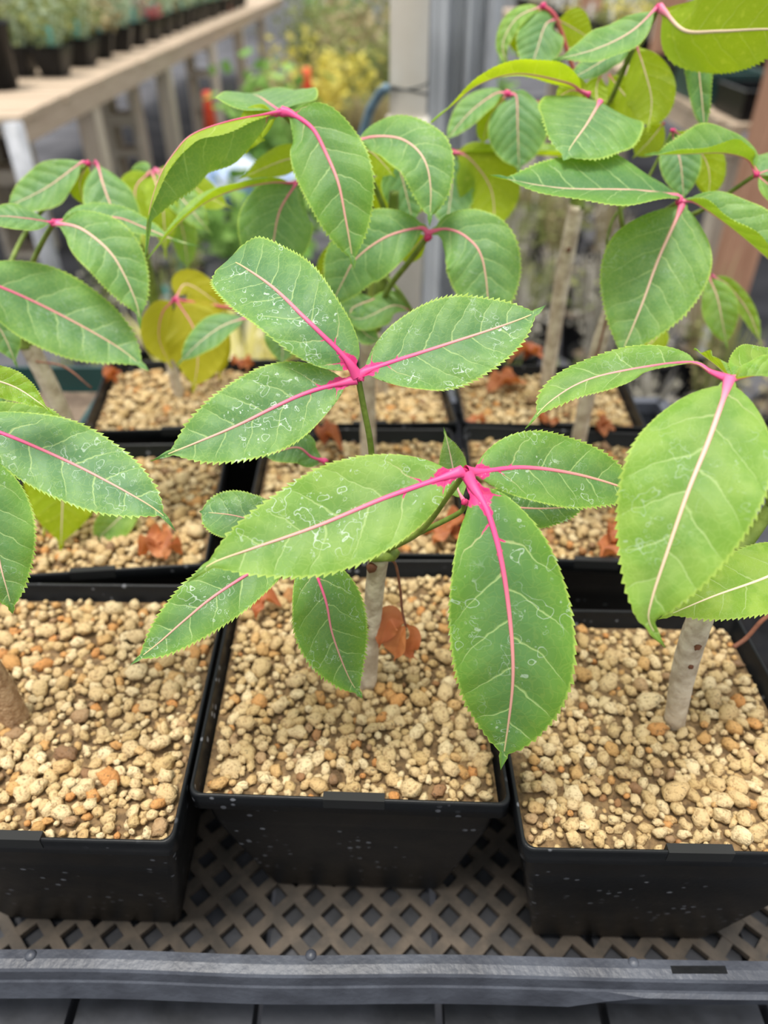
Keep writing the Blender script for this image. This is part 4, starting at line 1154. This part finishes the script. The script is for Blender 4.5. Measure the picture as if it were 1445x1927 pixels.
# ---- redwood posts on the right
for x, D, w, z0, nm in ((1.23, 5.35, .11, .771, 'far redwood post rising from the right bench beyond the leaves'), (1.22, 3.80, .10, .771, 'middle redwood post rising from the right bench between the leaf clusters'), (P(1438,300,2.5).x, 2.5, .10, 0, 'near redwood post standing on the floor at the right frame edge')):
    o = part('wooden_post', *box((x-w/2, D-w/2, z0), (x+w/2, D+w/2, 2.7)), M_RED, None, None, False); tag(o, nm, 'post')
# ---- things on the right bench
def flat_tray(x0, x1, y0, y1, z, h, mat, label, name='seed_tray'):
    t = .006
    V, Fc = join(box((x0,y0,z),(x1,y1,z+t)), box((x0,y0,z+t),(x0+t,y1,z+h)), box((x1-t,y0,z+t),(x1,y1,z+h)), box((x0+t,y0,z+t),(x1-t,y0+t,z+h)), box((x0+t,y1-t,z+t),(x1-t,y1,z+h)),
                 box((x0-.008,y0-.008,z+h-.008),(x1+.008,y0,z+h)), box((x0-.008,y0,z+h-.008),(x0,y1,z+h)), box((x1,y0,z+h-.008),(x1+.008,y1,z+h)))
    o = part(name, V, Fc, mat, None, None, False); tag(o, label, 'tray'); return o
flat_tray(1.12, 1.40, 3.33, 3.70, .773, .085, M_POT, 'black seed tray on the right bench, farther one', 'seed_tray')
flat_tray(1.13, 1.40, 2.64, 2.88, .773, .085, M_POT, 'black seed tray on the right bench at its near end', 'seed_tray')
flat_tray(1.11, 1.32, 2.94, 3.27, .773, .10, M_TEALD, 'dark teal tray on the right bench between two black trays', 'seed_tray')
G = 'small potted seedlings on the right bench'
for j in range(11):
    for i in range(4):
        y = 3.0 + j*.42 if i else 3.95 + j*.42
        x = 1.52 + (i-1)*.16 if i else 1.2
        if y > 8: continue
        ck = R.choice(['dry', 'mint', 'olive', 'yellow', 'grey'])
        potted((x, y, .773), ME_SQ, ME_SSOIL, .09, [weed('leaf', ck, R.choice([.12, .18, .26]), .08, 80, .014, R.randrange(2))], f'{ORD[j]} black pot from near end, {ROW[i]} row, right bench, {TINT[ck]} seedlings', 'potted plant', G, ME_WT)
# ---- floor plants: right
G = 'black pots of dried weeds on the floor at the right'
for j in range(8):
    for i in range(7):
        y = 1.55 + j*.34 + R.uniform(-.05, .05); x = .26 + i*.2 + R.uniform(-.03, .03) + (j % 2)*.08
        if x > 1.05 and y > 1.9: continue
        if abs(x - P(1438,300,2.5).x) < .2 and abs(y-2.5) < .2: continue
        ck = R.choice(['grey', 'grey', 'dry', 'olive', 'grey'])
        h = R.choice([.16, .24, .34])
        potted((x, y, 0), ME_GAL, ME_GSOIL, .15, [weed('grass', ck, h, .085, 60, .010, R.randrange(2)), weed('leaf', R.choice(['grey', 'olive', 'dry']), h*.7, .09, 90, .012, R.randrange(2))],
               f'round pot of {TINT[ck]} weeds, {ORD[j]} floor row back, {ORD[i]} from the white post', 'potted plant', G, ME_WT if R.random() < .35 else None)
G = 'black pots of thin weeds on the floor at the left'
for j in range(5):
    for i in range(4):
        y = 1.6 + j*.36; x = -1.0 + i*.2 + R.uniform(-.04, .04)
        if y > 2.6 and x > -.7: continue
        if abs(x+1.1) < .16 and abs(y-2.45) < .2: continue
        h = R.choice([.16, .24]); ck = R.choice(['grey', 'olive'])
        potted((x, y, 0), ME_GAL, ME_GSOIL, .15, [weed('grass', ck, h, .085, 50, .010, R.randrange(2)), weed('leaf', R.choice(['grey', 'olive']), h*.7, .09, 60, .012, R.randrange(2))],
               f'floor pot of thin {TINT[ck]} weeds at left, {ORD[j]} row back, {ORD[i]} from left', 'potted plant', G, ME_TT if R.random() < .3 else None)
# pale variegated plants behind the back row
for i, (px, py, D, c) in enumerate(((410, 620, 1.75, 'cream'), (470, 600, 1.9, 'cream'), (560, 640, 1.6, 'yellow'), (620, 610, 1.8, 'olive'))):
    q = P(px, py, D); s = ['left', 'second from left', 'third', 'right'][i]
    potted((q.x, D, 0), ME_GAL, ME_GSOIL, .15, [weed('grass', c, .34, .2, 60, .05, i), weed('leaf', c, .26, .16, 60, .03, i)], ['cream-leaved potted plant behind the yellow hanging leaves', 'cream-leaved potted plant with spiky blades left of the rounded pink-veined leaf', 'yellowish potted plant beyond the back row of pots', 'olive potted plant beside the foot of the white post'][i], 'potted plant', None)
# green square pot left of the back row
V, Fc = squarepot(.12, .125)
q = PZ(118, 745, RIM_Z-.02)
t = empty('green_pot', (-.318, .605, TRAY_FLOOR + .001), 'dark teal square pot left of the back row left pot', 'pot')
inst('pot_wall', mesh('pot_wall', V, Fc, M_TEALD, False), t, (0,0,0)); inst('soil', ME_SSOIL, t, (0,0,.012))
# ---- plants down the aisle and the planting at its end
def shrub(px, py, D, h, r, col, n, lw, label, kind='leaf', grp=None):
    x = px[0] if isinstance(px, tuple) else P(px, py, D).x
    t = empty('aisle_plant', (x, D, 0), label, 'plant', grp)
    inst('foliage', weed(kind, col, h, r, n, lw, int(px[1] if isinstance(px, tuple) else px) % 7), t, (0,0,0))
    inst('stem', mesh('stem', *tube([Vector((0,0,0)), Vector((.02,0,h*.3)), Vector((0,.02,h*.6))], [.012,.004], 6, 8), M_DSTALK), t, (0,0,0))
shrub(520, 150, 4.7, .76, .28, 'green', 420, .05, 'mid green leafy shrub left of the farther orange cone')
shrub(470, 290, 3.6, .40, .30, 'green', 260, .05, 'low bright green plant behind the drooping pink-veined leaves')
shrub(625, 90, 6.6, .66, .30, 'yellow', 330, .05, 'yellow-leaved shrub left of the white post')
shrub(560, 90, 7.6, .7, .3, 'yellow', 160, .04, 'smaller yellow shrub behind the farther orange cone')
shrub(700, 60, 8.5, 1.0, .5, 'dry', 700, .05, 'tall tan shrub at the end of the aisle')
AW = ((600,4.9,.55,.3,'dry','grass'),(660,4.4,.55,.32,'olive','grass'),(700,5.4,.62,.35,'dry','grass'),(640,5.8,.55,.35,'olive','leaf'),(560,5.6,.45,.3,'olive','grass'),(700,3.9,.45,.3,'olive','leaf'),
        (600,4.1,.35,.28,'grey','leaf'),(520,7.2,.6,.4,'dry','leaf'),(480,9,.7,.5,'olive','leaf'),(600,9.4,.95,.6,'olive','leaf'),(680,10.5,1.0,.7,'dry','leaf'),(760,9.5,1.0,.6,'olive','leaf'),(830,8.5,1,.6,'green','leaf'),(900,9.2,1.0,.6,'dry','leaf'),(980,7.6,.95,.55,'olive','leaf'),(1060,6.5,.85,.5,'green','leaf'),
        (540,11,1.1,.7,'green','leaf'),(860,6.2,.6,.4,'olive','grass'),(960,5.2,.6,.4,'dry','grass'),(1040,4.6,.5,.35,'grey','leaf'),(940,4.3,.4,.3,'olive','leaf'),(800,4.9,.5,.4,'dry','leaf'),(640,3.4,.3,.3,'olive','leaf'),(560,3.95,.3,.25,'dry','leaf'))
AW = [list(q) for q in AW]
XY = [[P(q[0], 150, q[1]).x, q[1]] for q in AW]
FIX = [(P(a, 150, d_).x, d_, r_) for a, d_, r_ in ((520, 4.7, .28), (470, 3.6, .30), (625, 6.6, .30), (560, 7.6, .30), (700, 8.5, .5), (388, 5.3, .15), (577, 6.2, .15), (475, 4.4, .3))]
for it in range(160):              # push the weeds apart until their crowns only touch
    for i_ in range(len(XY)):
        ri = AW[i_][3]*.62
        for (x2, y2, r2) in FIX + [(XY[m_][0], XY[m_][1], AW[m_][3]*.62) for m_ in range(len(XY)) if m_ != i_]:
            dx, dy = XY[i_][0]-x2, XY[i_][1]-y2
            dd_ = math.hypot(dx, dy) + 1e-6; need = 1.32*(ri+r2)
            if dd_ < need:
                XY[i_][0] += dx/dd_*(need-dd_)*.4; XY[i_][1] += dy/dd_*(need-dd_)*.4
        XY[i_][0] = max(-1.15+ri*1.3, min(1.02-ri*1.3, XY[i_][0])); XY[i_][1] = max(3.3, min(13.5, XY[i_][1]))
for q, (x2, y2) in zip(AW, XY): q[1] = y2; q[3] *= .62; q[2] *= 1.12 if y2 > 8 else .8 if y2 > 5.2 else .62; q[0] = (x2, q[0])
for k, (px, D, h, r, c, kd) in enumerate(AW):
    shrub(px, 150, D, h, r, c, int(420 + r*1100), .036, f'{TINT[c]} {"grassy" if kd == "grass" else "bushy"} weed in the aisle, {ORD[sorted([q[1] for q in AW]).index(D)]} nearest of the aisle weeds', kd, 'weeds along the aisle')
# white and blue sack on the floor
V, Fc = blob((0, 0, .15), .24, 18, 12, (1.15, .6, .62), .55)
q = P(475, 350, 4.4)
o = part('plastic_sack', [v + Vector((q.x, 4.4, 0)) for v in V], Fc, M_BAG); tag(o, 'crumpled white and blue plastic sack on the dark floor behind the leaves', 'sack')
